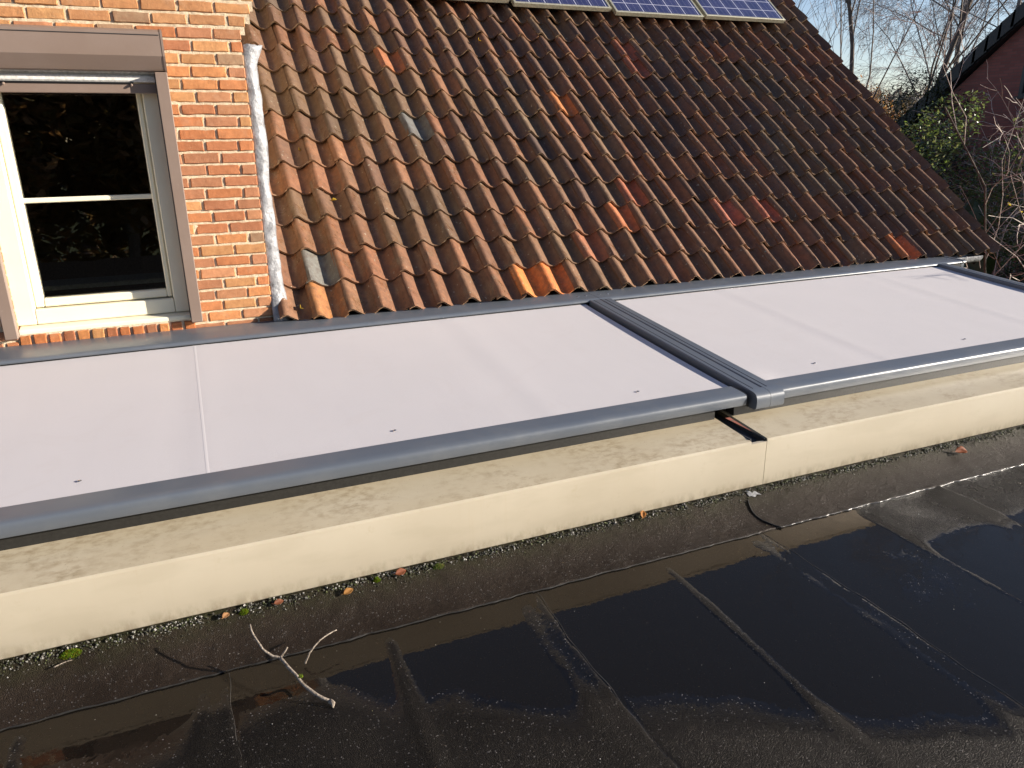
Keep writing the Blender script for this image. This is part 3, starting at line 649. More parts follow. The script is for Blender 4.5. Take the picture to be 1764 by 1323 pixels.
# --- tiled roof
TA = R_(39.8); TY0, TZ0 = 4.42, 0.500
Tu = Vector((0, math.cos(TA), math.sin(TA))); Tn = Vector((0, -math.sin(TA), math.cos(TA)))
def TP(x, s, n): return Vector((x, TY0, TZ0)) + Tu*s + Tn*n
PX, PL, TAH = 0.189, 0.260, 0.065
def prof(u):
    u = u + 0.03*math.sin(2*math.pi*u) - 0.034*(1-math.cos(2*math.pi*u))
    return ((1+math.cos(2*math.pi*u))/2)**1.08
TC = [((0.185, 0.098, 0.052), 11), ((0.155, 0.088, 0.050), 10), ((0.21, 0.098, 0.048), 8), ((0.165, 0.108, 0.060), 7), ((0.125, 0.070, 0.044), 6), ((0.15, 0.105, 0.062), 3), ((0.09, 0.056, 0.040), 3), ((0.25, 0.105, 0.050), 5), ((0.27, 0.125, 0.060), 3), ((0.055, 0.050, 0.046), 1)]
TCW = [c for c, k in TC for _ in range(k)]
ORANGE = {(7, 0): (0.62, 0.20, 0.045), (8, 0): (0.58, 0.17, 0.04), (12, 2): (0.46, 0.15, 0.055), (17, 2): (0.38, 0.12, 0.065), (25, 0): (0.50, 0.15, 0.045), (12, 7): (0.45, 0.16, 0.045), (0, 0): (0.36, 0.15, 0.05), (5, 9): (0.36, 0.13, 0.05), (17, 10): (0.33, 0.11, 0.055), (17, 9): (0.30, 0.10, 0.05), (5, 6): (0.13, 0.13, 0.12), (0, 1): (0.16, 0.155, 0.135), (19, 2): (0.40, 0.12, 0.06), (13, 3): (0.36, 0.11, 0.05), (10, 1): (0.30, 0.11, 0.05)}
tb = MB()
NU, NV = 14, 5
for r in range(0, 19):
    for c in range(-2, 31):
        xr_ = 0.636 + PX*c
        if xr_ < 0.35 and r < 40 and xr_ + 0.0 < 0.26: continue
        jx = random.gauss(0, 0.0045); js = random.gauss(0, 0.0085); jn = random.gauss(0.0005, 0.0028); jt = random.gauss(0, 0.03); jk = random.gauss(0, 0.18)
        if random.random() < 0.05: jn += 0.006; js -= 0.012
        col = ORANGE.get((c, r))
        if col is None:
            col = random.choice(TCW); f = 1.02 - 0.08*max(0, min(1, (xr_-2.2)/2.5)) + 0.12*(noise.noise(Vector((xr_*0.8, r*0.25, 0)))); k = random.uniform(0.84, 1.16)*f; col = tuple((0.6*x+0.4*y_)*k for x, y_ in zip(col, (0.150, 0.068, 0.034)))
            if r <= 2: q_ = 0.45*max(0, 1-xr_/5.5)*(1-r*0.2); col = tuple(x*(1-q_)+y_*q_ for x, y_ in zip(col, (0.30, 0.115, 0.048)))
            if noise.noise(Vector((xr_*1.1, r*0.35, 7))) > 0.22: col = tuple(0.65*a+0.35*b_ for a, b_ in zip(col, (0.125, 0.095, 0.052)))
        P = []
        L = PL + 0.075; th = 0.018
        ul, ur = -0.17, 0.90
        for j in range(NV+1):
            v = j/NV; s = r*PL + js - 0.012 + v*L
            for i in range(NU+1):
                u = ul+(ur-ul)*i/NU
                h = TAH*prof(u)*(1.04-0.08*v) + 0.032*(1-v) - 0.008 + jn + jt*(u-0.4)*PX*0.4
                lap = 0.007*max(0, min(1, (0.10-u)/0.27))
                edge = -0.004 if (j == 0) else 0
                P.append(TP(xr_ + jx + u*PX + jk*0.1*(s-r*PL), s, h+lap+edge + 0.0022*noise.noise(Vector((u*5, s*9, c*3.7+r)))))
        F = [(j*(NU+1)+i, j*(NU+1)+i+1, (j+1)*(NU+1)+i+1, (j+1)*(NU+1)+i) for j in range(NV) for i in range(NU)]
        tb.add(P, F, col)
        # nose: the thickness of the lower edge, and the left edge
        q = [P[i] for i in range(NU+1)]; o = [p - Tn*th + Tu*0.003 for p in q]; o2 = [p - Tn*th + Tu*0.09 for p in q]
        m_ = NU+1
        tb.add(q+o, [(i, m_+i, m_+i+1, i+1) for i in range(NU)], tuple(x*1.05+d_ for x, d_ in zip(col, (0.09, 0.075, 0.045))))  # paler lower edge: lichen, and its sunlit line put into the colour
        tb.add(o+o2, [(i, m_+i, m_+i+1, i+1) for i in range(NU)], col)
        ql = [P[j*(NU+1)] for j in range(NV+1)]; ol = [p - Tn*th for p in ql]; m_ = NV+1
        tb.add(ql+ol, [(j, j+1, m_+j+1, m_+j) for j in range(NV)], col)
# verge: closing strip under the last column
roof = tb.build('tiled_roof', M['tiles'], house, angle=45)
b = MB()
def deckp(x, s, n): return tuple(TP(x, s, n))
b.add([deckp(0.40, -0.03, -0.035), deckp(6.33, -0.03, -0.035), deckp(6.33, 5.05, -0.035), deckp(0.40, 5.05, -0.035)], [(0, 1, 2, 3)])
b.add([deckp(6.335, -0.02, -0.12), deckp(6.335, 5.05, -0.12), deckp(6.335, 5.05, 0.02), deckp(6.335, -0.02, 0.02)], [(0, 1, 2, 3)])
rp = TP(0, 5.05, -0.035); b.add([(0.4, rp.y, rp.z), (6.33, rp.y, rp.z), (6.33, 12.4, 0.45), (0.4, 12.4, 0.45)], [(0, 1, 2, 3)])
b.add([(0.39, 4.47, 0.36), (6.2, 4.47, 0.36), (6.2, 4.49, 0.52), (0.39, 4.49, 0.52)], [(0, 1, 2, 3)])
b.build('roof_deck', M['deck'], roof)

# --- roller shutter
t = thing('roller_shutter', 'taupe roller shutter box with guide rails round the window, curtain rolled up', 'shutter', (-0.46, 4.4, 1.95))
b = MB(); pr = [(4.468, 2.046), (4.394, 2.030), (4.386, 2.026), (4.384, 2.018), (4.384, 1.916), (4.388, 1.910), (4.432, 1.853), (4.468, 1.849)]
b.extrude(pr, [lambda q: (-0.96, q[0], q[1]), lambda q: (-0.004, q[0], q[1])]); bx = b.build('box', M['taupe'], t, angle=25)
b = MB(); pe = [(4.43+(y-4.43)*1.04, 1.945+(z-1.945)*1.03) for y, z in pr]; b.extrude(pe, [lambda q: (-0.004, q[0], q[1]), lambda q: (0.006, q[0], q[1])]); b.build('end_cap', M['taupe'], bx, angle=25)
b = MB(); b.box(-0.955, -0.01, 4.381, 4.3835, 2.010, 2.013); b.build('box_bead', M['dark_alu'], bx)
for (xa, xb) in ((-0.938, -0.880), (-0.054, 0.004)):
    b = MB(); b.box(xa, xb, 4.418, 4.468, 0.560, 1.846, 0.003); gr = b.build('guide_rail', M['taupe'], t)
    b = MB(); b.box(xa-0.001 if xa < -.5 else xa-0.004, xa+0.002, 4.455, 4.466, 0.58, 1.84); b.build('rail_lip', M['dark_alu'], gr)
b = MB()
for i, (za, zb, yy) in enumerate(((1.838, 1.876, 4.492), (1.801, 1.8365, 4.484))): b.extrude([(yy, za), (yy-0.006, za+0.008), (yy-0.006, zb-0.008), (yy, zb), (yy+0.01, zb), (yy+0.01, za)], [lambda q: (-0.884, q[0], q[1]), lambda q: (-0.056, q[0], q[1])])
b.build('slat_curtain', M['slat'], t)
b = MB(); b.box(-0.884, -0.052, 4.480, 4.498, 1.748, 1.794, 0.003); bb = b.build('bottom_bar', M['taupe'], t)
b = MB(); b.tube([(-0.884, 4.4785, 1.7955), (-0.16, 4.4785, 1.7955)], 0.005, 8); b.build('rubber_seal', M['black'], bb)
for xk in (-0.72, -0.168):
    b = MB(); b.tube([(xk, 4.482, 1.789), (xk, 4.470, 1.787), (xk, 4.462, 1.782)], [0.006, 0.0065, 0.004], 10); b.build('stopper', M['taupe'], bb)

# --- solar panels
def panel(xr, s0, label):
    wd, ht = 1.0, 1.65
    base = TP(xr-wd, s0, 0.10)
    t = bpy.data.objects.new('solar_panel', None); COL.objects.link(t); t.location = base; t.rotation_euler = (TA, 0, 0)
    tag(t, label, 'solar panel', 'solar panels near the ridge')
    def local(mb, name, mat, par): 
        me = bpy.data.meshes.new(name); me.from_pydata(mb.v, [], mb.f); fix_normals(me); me.materials.append(mat); o = bpy.data.objects.new(name, me); COL.objects.link(o); o.parent = par; return o
    fw, fh = 0.022, 0.040
    b = MB(); b.box(0, wd, 0, fw, 0, fh, 0.002); b.box(0, wd, ht-fw, ht, 0, fh, 0.002); b.box(0, fw, fw, ht-fw, 0, fh-0.0005, 0.002); b.box(wd-fw, wd, fw, ht-fw, 0, fh-0.0005, 0.002); local(b, 'frame', M['ivory'], t)
    b = MB(); b.box(fw, wd-fw, fw, ht-fw, fh-0.010, fh-0.004); local(b, 'cell_sheet', M['pv'], t)
    for xm in (0.2, 0.8): b = MB(); b.box(xm-0.02, xm+0.02, 0.2, 1.45, -0.045, -0.001); local(b, 'mounting_rail', M['dark_alu'], t)
for xr, s0, l in ((6.02, 3.19, 'solar panel at the right end of the row, at the roof corner'), (4.975, 3.165, 'second solar panel from the right end of the row'), (3.945, 3.215, 'third solar panel from the right end of the row'), (2.915, 3.26, 'solar panel at the left end of the visible row, mostly cut off')):
    panel(xr, s0, l)

# ================================================================ SMALL THINGS ON THE FLAT ROOF
# the forked stick: polyline nodes in 3-D
t = thing('forked_stick', 'pale forked dead stick with lichen lying on the wet black roof', 'stick', (0.10, 1.95, -0.07))
def jig(pts, a, sd):
    P = []; pts = [Vector(p) for p in pts]
    for i in range(len(pts)-1):
        for k in range(4):
            q = pts[i].lerp(pts[i+1], k/4); q += Vector((noise.noise(Vector((sd, i+k/4, 0))), noise.noise(Vector((sd, i+k/4, 5))), noise.noise(Vector((sd, i+k/4, 9)))))*a; P.append(q)
    return P + [pts[-1]]
def lerp_r(a, b, n): return [a+(b-a)*i/(n-1) for i in range(n)]
b = MB(); main = jig([(0.196, 1.872, -0.060), (0.159, 1.903, -0.046), (0.126, 1.956, -0.030), (0.100, 2.019, -0.018), (0.083, 2.069, -0.014)], 0.004, 1)
b.tube(main, [0.0055*(0.85+0.35*abs(noise.noise(Vector((i*0.9, 0, 0))))) for i in range(len(main))], 8)
b.tube([(0.196, 1.872, -0.060), (0.203, 1.862, -0.063), (0.200, 1.852, -0.070)], [0.008, 0.007, 0.002], 7)
b.build('stem', M['stick'], t, smooth=True)
b = MB(); p = jig([(0.083, 2.069, -0.014), (0.063, 2.080, -0.010), (0.036, 2.101, 0.011), (0.019, 2.136, 0.036), (0.012, 2.154, 0.051), (0.011, 2.172, 0.061)], 0.003, 2); b.tube(p, lerp_r(0.0046, 0.0024, len(p)), 7); b.build('branch', M['stick'], t, smooth=True)
b = MB(); p = jig([(0.083, 2.069, -0.014), (0.095, 2.074, -0.002), (0.108, 2.078, 0.012)], 0.002, 3); b.tube(p, lerp_r(0.0038, 0.0024, len(p)), 7); b.build('branch', M['stick'], t, smooth=True)
b = MB()
for k in range(26):
    a, c_ = random.random()*6.28, random.random(); r = 0.007*math.sqrt(random.random()); q = Vector((0.128+r*math.cos(a), 1.958+r*math.sin(a), -0.018+0.004*c_))
    b.tube([q, q+Vector((random.uniform(-.004, .004), random.uniform(-.004, .004), 0.006))], [0.0016, 0.0004], 4, (0.22, 0.30, 0.03))
b.build('moss_tuft', M['moss'], t)
b = MB(); p = jig([(0.154, 2.079, -0.066), (0.164, 2.081, -0.048), (0.171, 2.083, -0.034), (0.190, 2.095, -0.022), (0.210, 2.107, -0.014), (0.240, 2.121, -0.010), (0.268, 2.131, -0.009)], 0.003, 4); b.tube(p, lerp_r(0.0034, 0.0018, len(p)), 7)
tag(b.build('twig', M['stick'], None, smooth=True), 'small curved pale twig right of the forked stick', 'twig')
b = MB(); p = jig([(-0.563, 2.32, -0.022), (-0.54, 2.326, -0.018), (-0.512, 2.33, -0.018)], 0.002, 6); b.tube(p, lerp_r(0.002, 0.0012, len(p)), 5)
tag(b.build('twig', M['stick'], None, smooth=True), 'tiny thin twig on the roofing strip at the far left', 'twig')
# fallen leaves
def leaf(loc, size, rz, tilt, col, label, curl=0.5):
    b = MB(); nu, nv = 9, 5; P = []
    for i in range(nu):
        u = i/(nu-1); wd = size*0.30*(math.sin(math.pi*min(1, u*1.02))**0.8)*(1+0.12*math.sin(u*30)) + 0.0003
        for j in range(nv):
            v = (j/(nv-1)-0.5)*2; z = curl*size*0.35*(abs(v)**1.6)*math.sin(math.pi*u) + curl*size*0.25*(u-0.4)**2 + 0.0006*random.random()
            P.append((size*(u-0.5), wd*v, z))
    b.add(P, [(i*nv+j, i*nv+j+1, (i+1)*nv+j+1, (i+1)*nv+j) for i in range(nu-1) for j in range(nv-1)], col)
    b.tube([(-size*0.5, 0, 0), (-size*0.62, 0.002, 0.003), (-size*0.72, 0.006, 0.003)], 0.0007, 4, tuple(x*0.5 for x in col))
    mt = Matrix.Rotation(rz, 4, 'Z') @ Matrix.Rotation(tilt[0], 4, 'X') @ Matrix.Rotation(tilt[1], 4, 'Y')
    b.v = [tuple(mt @ Vector(p)) for p in b.v]
    o = b.build('fallen_leaf', M['dry_leaf'], None, smooth=True); o.location = loc
    s2 = o.modifiers.new('t', 'SOLIDIFY'); s2.thickness = 0.0006
    return tag(o, label, 'leaf', 'fallen autumn leaves')
leaf((3.416, 2.31, apz(3.416, 2.31)+0.012), 0.070, -0.3, (0.5, 0.1), (0.34, 0.09, 0.025), 'curled rust orange leaf on the roofing strip at the right', 0.9)
leaf((0.347, 2.340, apz(0.347, 2.34)+0.012), 0.040, 0.4, (0.4, -0.1), (0.52, 0.25, 0.07), 'pale orange leaf in the grit line, lower middle')
leaf((0.545, 2.368, apz(0.545, 2.368)+0.010), 0.046, 0.25, (0.6, 0.05), (0.26, 0.08, 0.035), 'flat red brown leaf tucked against the beige capping')
leaf((1.586, 2.372, apz(1.586, 2.372)+0.014), 0.042, 1.1, (0.3, -0.4), (0.50, 0.22, 0.06), 'brown leaf standing upright in the grit left of the joint')
leaf((0.112, 2.362, apz(0.112, 2.362)+0.010), 0.036, 0.3, (0.5, 0.1), (0.26, 0.085, 0.04), 'rust red leaf in the grit above the forked stick')
leaf((-0.06, 2.360, apz(-0.06, 2.36)+0.010), 0.035, 0.9, (0.3, 0.1), (0.50, 0.26, 0.12), 'small tan leaf in the grit left of the stick')
for (x, s, n_, sz_, l) in ((0.767, 1.453, 0.016, 0.055, 'yellow leaf on the roof tiles beside the lead flashing'), (2.476, 2.748, 0.05, 0.055, 'yellow leaf high on the roof tiles below the panels'), (0.540, 0.075, 0.03, 0.05, 'yellow leaf on the lowest tile at the foot of the lead flashing'), (0.906, 0.955, 0.02, 0.04, 'tiny yellow leaf halfway down the left tiles')):
    p = TP(x, s, n_+0.010); leaf(p, sz_, random.uniform(0, 3), (TA+0.2, 0.2), (0.75, 0.52, 0.06), l, 0.7)
# bright moss cushions
def moss(x, y, rx, ry, h, label, col=(0.20, 0.27, 0.02)):
    b = MB()
    for k in range(int(900*rx/0.03)):
        a = random.random()*6.283; r = math.sqrt(random.random()); px, py = x+rx*r*math.cos(a), y+ry*r*math.sin(a)
        zz = apz(px, py)+h*(1-r*r)*random.uniform(0.6, 1.0); d = Vector((random.gauss(0, .5), random.gauss(0, .5), 1)).normalized()*0.006; c = tuple(q*random.uniform(0.5, 1.3) for q in col)
        s = Vector((random.gauss(0, 1), random.gauss(0, 1), 0.2)).normalized()*0.0014; p = Vector((px, py, zz-0.003))
        b.add([p-s, p+s, p+d], [(0, 1, 2)], c)
    tag(b.build('moss_cushion', M['moss']), label, 'moss', 'moss cushions along the capping')
moss(-0.520, 2.362, 0.032, 0.014, 0.018, 'largest bright green moss cushion, at the left of the grit line')
moss(-0.002, 2.366, 0.016, 0.010, 0.012, 'small moss cushion behind the forked stick')
moss(0.457, 2.368, 0.014, 0.010, 0.014, 'small moss cushion between the two orange leaves')
moss(0.690, 2.366, 0.022, 0.012, 0.012, 'pale moss cushion right of the red brown leaf', (0.22, 0.25, 0.08))
# grit and moss crumbs washed against the capping: nobody could count it
b = MB()
IC = [(0, 0, 1), (0.9, 0, 0.2), (0.28, 0.85, 0.1), (-0.72, 0.53, 0.2), (-0.72, -0.53, 0), (0.28, -0.85, 0.2), (0, 0, -0.8)]
IF = [(0, 1, 2), (0, 2, 3), (0, 3, 4), (0, 4, 5), (0, 5, 1), (6, 2, 1), (6, 3, 2), (6, 4, 3), (6, 5, 4), (6, 1, 5)]
GC = [(0.03, 0.028, 0.02), (0.06, 0.055, 0.045), (0.10, 0.09, 0.075), (0.03, 0.035, 0.012), (0.07, 0.08, 0.025), (0.20, 0.19, 0.17), (0.36, 0.34, 0.31), (0.10, 0.11, 0.04)]
for k in range(7500):
    x = random.uniform(-1.0, 4.6); dens = 0.55+0.6*noise.noise(Vector((x*6, 0, 0)))+0.35*noise.noise(Vector((x*21, 3, 0)))
    if random.random() > dens: continue
    d = abs(random.gauss(0, 0.020)); d = d if d < 0.075 else 0.02; y = 2.384-d
    r = random.uniform(0.0016, 0.0046)*(1.25 if d < 0.02 else 0.8); z = apz(x, y)+r*0.4 + max(0, 0.010-d*0.6)*random.random()
    mt = Matrix.Rotation(random.random()*6.28, 3, 'Z') @ Matrix.Rotation(random.random()*3, 3, 'X')
    wts = [5, 4, 3, 4, 2 + 2*(x > 2.2)*3, 2.2, 1.3, 1 + 3*(x > 2.2)]
    b.add([Vector((x, y, z))+(mt @ Vector(q))*r*random.uniform(0.7, 1.2) for q in IC], IF, random.choices(GC, wts)[0])
tag(b.build('grit_line', M['stone']), 'line of dark grit, moss crumbs and leaf litter along the foot of the beige capping', 'grit', kind='stuff')
# crumbs and grains scattered over the roof
b = MB()
for k in range(240):
    x = random.uniform(-0.8, 3.2); y = random.uniform(0.55, 2.3); r = random.choice((0.0009, 0.0012, 0.0015, 0.002))
    z = (max(zat(x, y), ZW) if y < SEAM_Y-0.01 else apz(x, y))+r*0.3
    c = random.choices(((0.55, 0.52, 0.47), (0.3, 0.28, 0.24), (0.12, 0.10, 0.07), (0.5, 0.45, 0.2)), (3, 3, 3, 0.4))[0]
    b.add([Vector((x, y, z))+Vector(q)*r*random.uniform(0.7, 1.2) for q in IC], IF, c)
tag(b.build('loose_grains', M['stone']), 'pale grains scattered loosely over the wet black roofing', 'grains', kind='stuff')

# ================================================================ BEYOND THE HOUSE
# neighbour's house: gable end towards us
NX_ = 17.0
t = thing('neighbour_house', 'dark red brick neighbour house with black roof edge behind bare shrubs', 'house', (NX_, 9, -3))
sl = 0.832
def gy(z): return 14.07 - (z-2.252)/sl      # roof edge line: height falls as y grows
ridge_y = 8.3; ridge_z = 2.252+(14.07-ridge_y)*sl
b = MB(); th = 0.30
eave_y = 15.2; ez = 2.252-(eave_y-14.07)*sl
b.extrude([(1.4, -3), (eave_y-0.5, -3), (eave_y-0.5, ez), (ridge_y, ridge_z-0.2), (1.4, ez)], [lambda q: (NX_+0.12, q[0], q[1]), lambda q: (NX_+9, q[0], q[1])]); b.build('wall', M['nbrick'], t)
b = MB(); b.extrude([(eave_y, ez), (eave_y, ez-0.30), (ridge_y, ridge_z-0.33), (ridge_y*2-eave_y, ez-0.30), (ridge_y*2-eave_y, ez), (ridge_y, ridge_z)], [lambda q: (NX_-0.05, q[0], q[1]), lambda q: (NX_+9.2, q[0], q[1])])
b.build('roof', M['dark_tile'], t)
b = MB()
for i in range(26):
    s0 = i*0.34; 
    if s0 > (eave_y-ridge_y)*1.3: break
    y = eave_y - s0/math.hypot(1, sl); z = ez + (eave_y-y)*sl
    dy, dz = 0.40/math.hypot(1, sl), 0.40*sl/math.hypot(1, sl)
    b.add([(NX_-0.11, y, z+0.07), (NX_+0.12, y, z+0.09), (NX_+0.12, y-dy, z+dz+0.06), (NX_-0.11, y-dy, z+dz+0.045), (NX_-0.11, y+0.02, z-0.28), (NX_-0.11, y-dy, z+dz-0.30)], [(0, 1, 2, 3), (0, 3, 5, 4), (0, 4, 1)])
b.build('verge_tile', M['dark_tile'], t)
b = MB(); b.box(NX_+0.06, NX_+0.14, 10.5, 11.75, 2.25, 2.31); b.box(NX_+0.06, NX_+0.14, 10.5, 11.75, 2.80, 2.86); b.box(NX_+0.06, NX_+0.14, 11.67, 11.75, 2.31, 2.80); b.box(NX_+0.06, NX_+0.14, 10.5, 10.57, 2.31, 2.80); wn = b.build('window', M['dark_alu'], t)
b = MB(); b.box(NX_+0.105, NX_+0.115, 10.57, 11.67, 2.31, 2.80); b.build('pane', M['black'], wn)
b = MB(); b.box(NX_+0.02, NX_+0.12, 10.45, 11.8, 2.20, 2.25); b.build('sill', M['dark_alu'], wn)

def grow(b, b2, p, d, ln, r, lev, maxlev, spread, up, droop, n=5, kids=3, wig=0.12, twig_from=2, rmin=0.0035):
    """a branch of several bends that throws side branches"""
    segs = 5 if lev < 2 else 4 if lev < 3 else 3
    pts = [p.copy()]; rr = [r]; q = p.copy(); dd = d.copy()
    for i in range(segs):
        dd = dd + Vector((random.gauss(0, wig), random.gauss(0, wig), random.gauss(0, wig*0.7) + (up if lev < 2 else up*0.3 - droop)))
        dd.normalize(); q = q + dd*(ln/segs); pts.append(q.copy()); rr.append(max(r*(1-0.75*(i+1)/segs), rmin*0.55) if lev else r*(1-0.7*(i+1)/segs))
    (b if lev < twig_from else b2).tube(pts, rr, n if lev < 1 else (4 if lev < 2 else 3), None, False)
    if lev >= maxlev: return
    nk = kids[lev] if hasattr(kids, '__len__') else kids
    for k in range(nk):
        f = random.uniform(0.22 if lev else 0.3, 1.0); i = min(int(f*segs), segs-1); a = pts[i].lerp(pts[i+1], f*segs-i)
        ax = (pts[i+1]-pts[i]).normalized(); o = ax.orthogonal().normalized(); o.rotate(Matrix.Rotation(random.random()*6.283, 3, ax))
        ang = spread*random.uniform(0.7, 1.25); nd = (ax*math.cos(ang)+o*math.sin(ang)).normalized()
        grow(b, b2, a, nd, ln*random.uniform(0.38, 0.62)*(1.1-0.5*f), max(r*(1-0.75*f)*0.42, rmin), lev+1, maxlev, spread, up, droop, n, kids, wig, twig_from, rmin)
def bare_tree(loc, h, r, label, group, bark, twm, maxlev=3, kids=(9, 6, 5), spread=0.6, up=0.05, droop=0.0, wig=0.1, lean=(0, 0), name='bare_tree', cat='tree', seed=0, twig_from=2, rmin=0.006):
    random.seed(seed); t = thing(name, label, cat, loc, group); b, b2 = MB(), MB()
    grow(b, b2, Vector(loc), Vector((lean[0], lean[1], 1)).normalized(), h, r, 0, maxlev, spread, up, droop, 7, kids, wig, twig_from, rmin)
    b.build('trunk', bark, t, smooth=True); b2.build('crown', twm, t); return t
GT = 'bare trees beyond the house'
bare_tree((16.1, 15.0, -3), 11.0, 0.085, 'slender bare tree nearest the roof edge, second from the left', GT, M['bark'], M['twig'], 3, (10, 5, 3), 0.42, 0.10, seed=11)
bare_tree((15.3, 16.3, -3), 10.5, 0.065, 'leftmost thin bare sapling against the open sky', GT, M['bark'], M['twig'], 3, (8, 4, 3), 0.45, 0.12, lean=(0.03, -0.02), seed=12)
bare_tree((14.6, 16.9, -3), 9.5, 0.05, 'faint thin sapling at the edge of the solar panels', GT, M['bark'], M['twig'], 3, (8, 4, 2), 0.45, 0.12, seed=16)
bare_tree((17.7, 16.2, -3), 11.5, 0.11, 'forked bare tree with dark trunk rising from the evergreen bush', GT, M['bark'], M['twig'], 3, (12, 6, 4), 0.50, 0.10, lean=(0.05, -0.03), seed=23)
bare_tree((19.3, 16.2, -3), 10.5, 0.08, 'twisted small bare tree between the birch and the forked tree', GT, M['bark'], M['twig'], 3, (11, 6, 5), 0.65, 0.03, wig=0.16, seed=24)
bare_tree((23.5, 18.6, -3), 13.0, 0.13, 'large birch with hanging grey twigs behind the neighbour roof', GT, M['birch'], M['twig'], 4, (18, 10, 9, 6), 0.8, 0.03, 0.20, seed=31, rmin=0.0052)
bare_tree((22.6, 17.4, -3), 12.0, 0.11, 'second birch, left of the large one, with drooping fine twigs', GT, M['birch'], M['twig'], 4, (15, 9, 8, 6), 0.8, 0.03, 0.20, seed=32, rmin=0.0052)
bare_tree((25.5, 15.5, -3), 13.0, 0.12, 'rightmost birch, partly behind the black roof edge', GT, M['birch'], M['twig'], 4, (16, 9, 8, 6), 0.8, 0.03, 0.18, seed=37, rmin=0.0052)
# bare pale shrubs before the neighbour's wall
def bare_shrub(loc, n, h, label, seed, spread=0.9, mat='pale'):
    random.seed(seed); t = thing('bare_shrub', label, 'shrub', loc, 'bare pale shrubs'); b, b2 = MB(), MB()
    for k in range(n):
        a = random.uniform(0, 6.283); d = Vector((math.cos(a)*spread*random.random(), math.sin(a)*spread*random.random(), 1)).normalized()
        grow(b, b2, Vector(loc)+Vector((math.cos(a)*.12, math.sin(a)*.12, 0)), d, h*random.uniform(0.75, 1.1), 0.024, 0, 3, 0.7, 0.0, 0.02, 5, (7, 4, 3), 0.20, 1, 0.005)
    b.build('trunk', M['bark'], t, smooth=True); b2.build('crown', M[mat], t)
bare_shrub((10.3, 5.6, -3), 8, 5.4, 'pale bare shrub reaching up across the neighbour wall', 41, 0.34)
bare_shrub((12.4, 8.6, -3), 6, 5.0, 'second bare shrub tangled above the evergreen bush', 42, 0.4, 'pale')

def leaf_cloud(b, centre, rad, n, size, cols, flat=0.5, shell=0.45, aspect=0.45):
    C = Vector(centre)
    lumps = [(Vector((random.gauss(0, .5), random.gauss(0, .5), random.gauss(0, .5))), random.uniform(0.3, 0.6)) for _ in range(16)]
    for k in range(n):
        lu, lr = random.choice(lumps); d = Vector((random.gauss(0, 1), random.gauss(0, 1), random.gauss(0, 1))).normalized()*(shell+(1-shell)*random.random()**0.5)*lr
        q = lu*0.85 + d
        if q.length > 1.15: continue
        p = C + Vector((q.x*rad[0], q.y*rad[1], q.z*rad[2]))
        a = Vector((random.gauss(0, 1), random.gauss(0, 1), random.gauss(0, flat))).normalized(); nn = Vector((random.gauss(0, .6), random.gauss(0, .6), 1)).normalized(); s = a.cross(nn).normalized()
        L = size*random.uniform(0.6, 1.3); W = L*aspect; c = random.choice(cols); f = random.uniform(0.7, 1.3)
        b.add([p-a*L*.5, p+s*W*.5-nn*W*.1, p+a*L*.5, p-s*W*.5-nn*W*.1], [(0, 1, 2, 3)], tuple(x*f for x in c))
def bush(loc, centre, rad, n, size, cols, label, name='evergreen_bush', mat='gloss_leaf', seed=0, group=None, aspect=0.45, cat='bush'):
    random.seed(seed); t = thing(name, label, cat, loc, group); b = MB(); b2 = MB()
    nu, nv = 18, 12; P = []          # solid inner mass, shade among twigs and leaves put into its darker colour
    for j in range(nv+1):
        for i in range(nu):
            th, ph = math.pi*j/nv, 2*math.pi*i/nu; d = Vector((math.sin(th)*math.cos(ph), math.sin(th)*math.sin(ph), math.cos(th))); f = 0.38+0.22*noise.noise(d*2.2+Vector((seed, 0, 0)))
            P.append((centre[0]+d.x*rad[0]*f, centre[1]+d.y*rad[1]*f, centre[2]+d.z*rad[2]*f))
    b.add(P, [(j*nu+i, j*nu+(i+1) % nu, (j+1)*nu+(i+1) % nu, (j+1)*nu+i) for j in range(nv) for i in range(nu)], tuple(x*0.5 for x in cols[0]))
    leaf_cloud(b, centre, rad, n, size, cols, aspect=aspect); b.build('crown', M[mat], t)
    for k in range(7):
        a = random.random()*6.28; q = Vector(centre)+Vector((math.cos(a)*rad[0]*.5, math.sin(a)*rad[1]*.5, rad[2]*random.uniform(-.2, .5)))
        b2.tube([Vector(loc)+Vector((math.cos(a)*.1, math.sin(a)*.1, 0)), Vector(loc).lerp(q, .5)+Vector((0, 0, .2)), q], [0.05, 0.03, 0.012], 5)
    b2.build('trunk', M['bark'], t, smooth=True); return t
LG = [(0.11, 0.17, 0.045), (0.13, 0.19, 0.05), (0.18, 0.22, 0.075), (0.26, 0.28, 0.13), (0.07, 0.10, 0.035)]
DG = [(0.03, 0.042, 0.018), (0.045, 0.06, 0.024), (0.035, 0.045, 0.02)]
bush((9.9, 7.5, -3), (9.9, 7.35, -0.35), (1.3, 1.4, 2.1), 34000, 0.06, LG, 'glossy green laurel bush right of the tiled roof corner', 'laurel_bush', seed=51)
bush((10.9, 6.4, -3), (11.4, 6.75, -1.2), (1.5, 1.2, 1.7), 22000, 0.06, DG, 'darker evergreen bush at the right edge, below the bare shrub', seed=52)
bush((15.2, 12.9, -3), (15.2, 12.9, 0.6), (1.4, 1.4, 2.0), 32000, 0.06, DG, 'dark evergreen bush at the foot of the bare trees', seed=53)
bush((13.6, 10.9, -3), (13.6, 10.9, -0.2), (1.5, 1.5, 1.9), 8000, 0.08, [(0.04, 0.045, 0.02), (0.03, 0.03, 0.018), (0.06, 0.05, 0.03)], 'brown green hedge plant behind the laurel', seed=54)
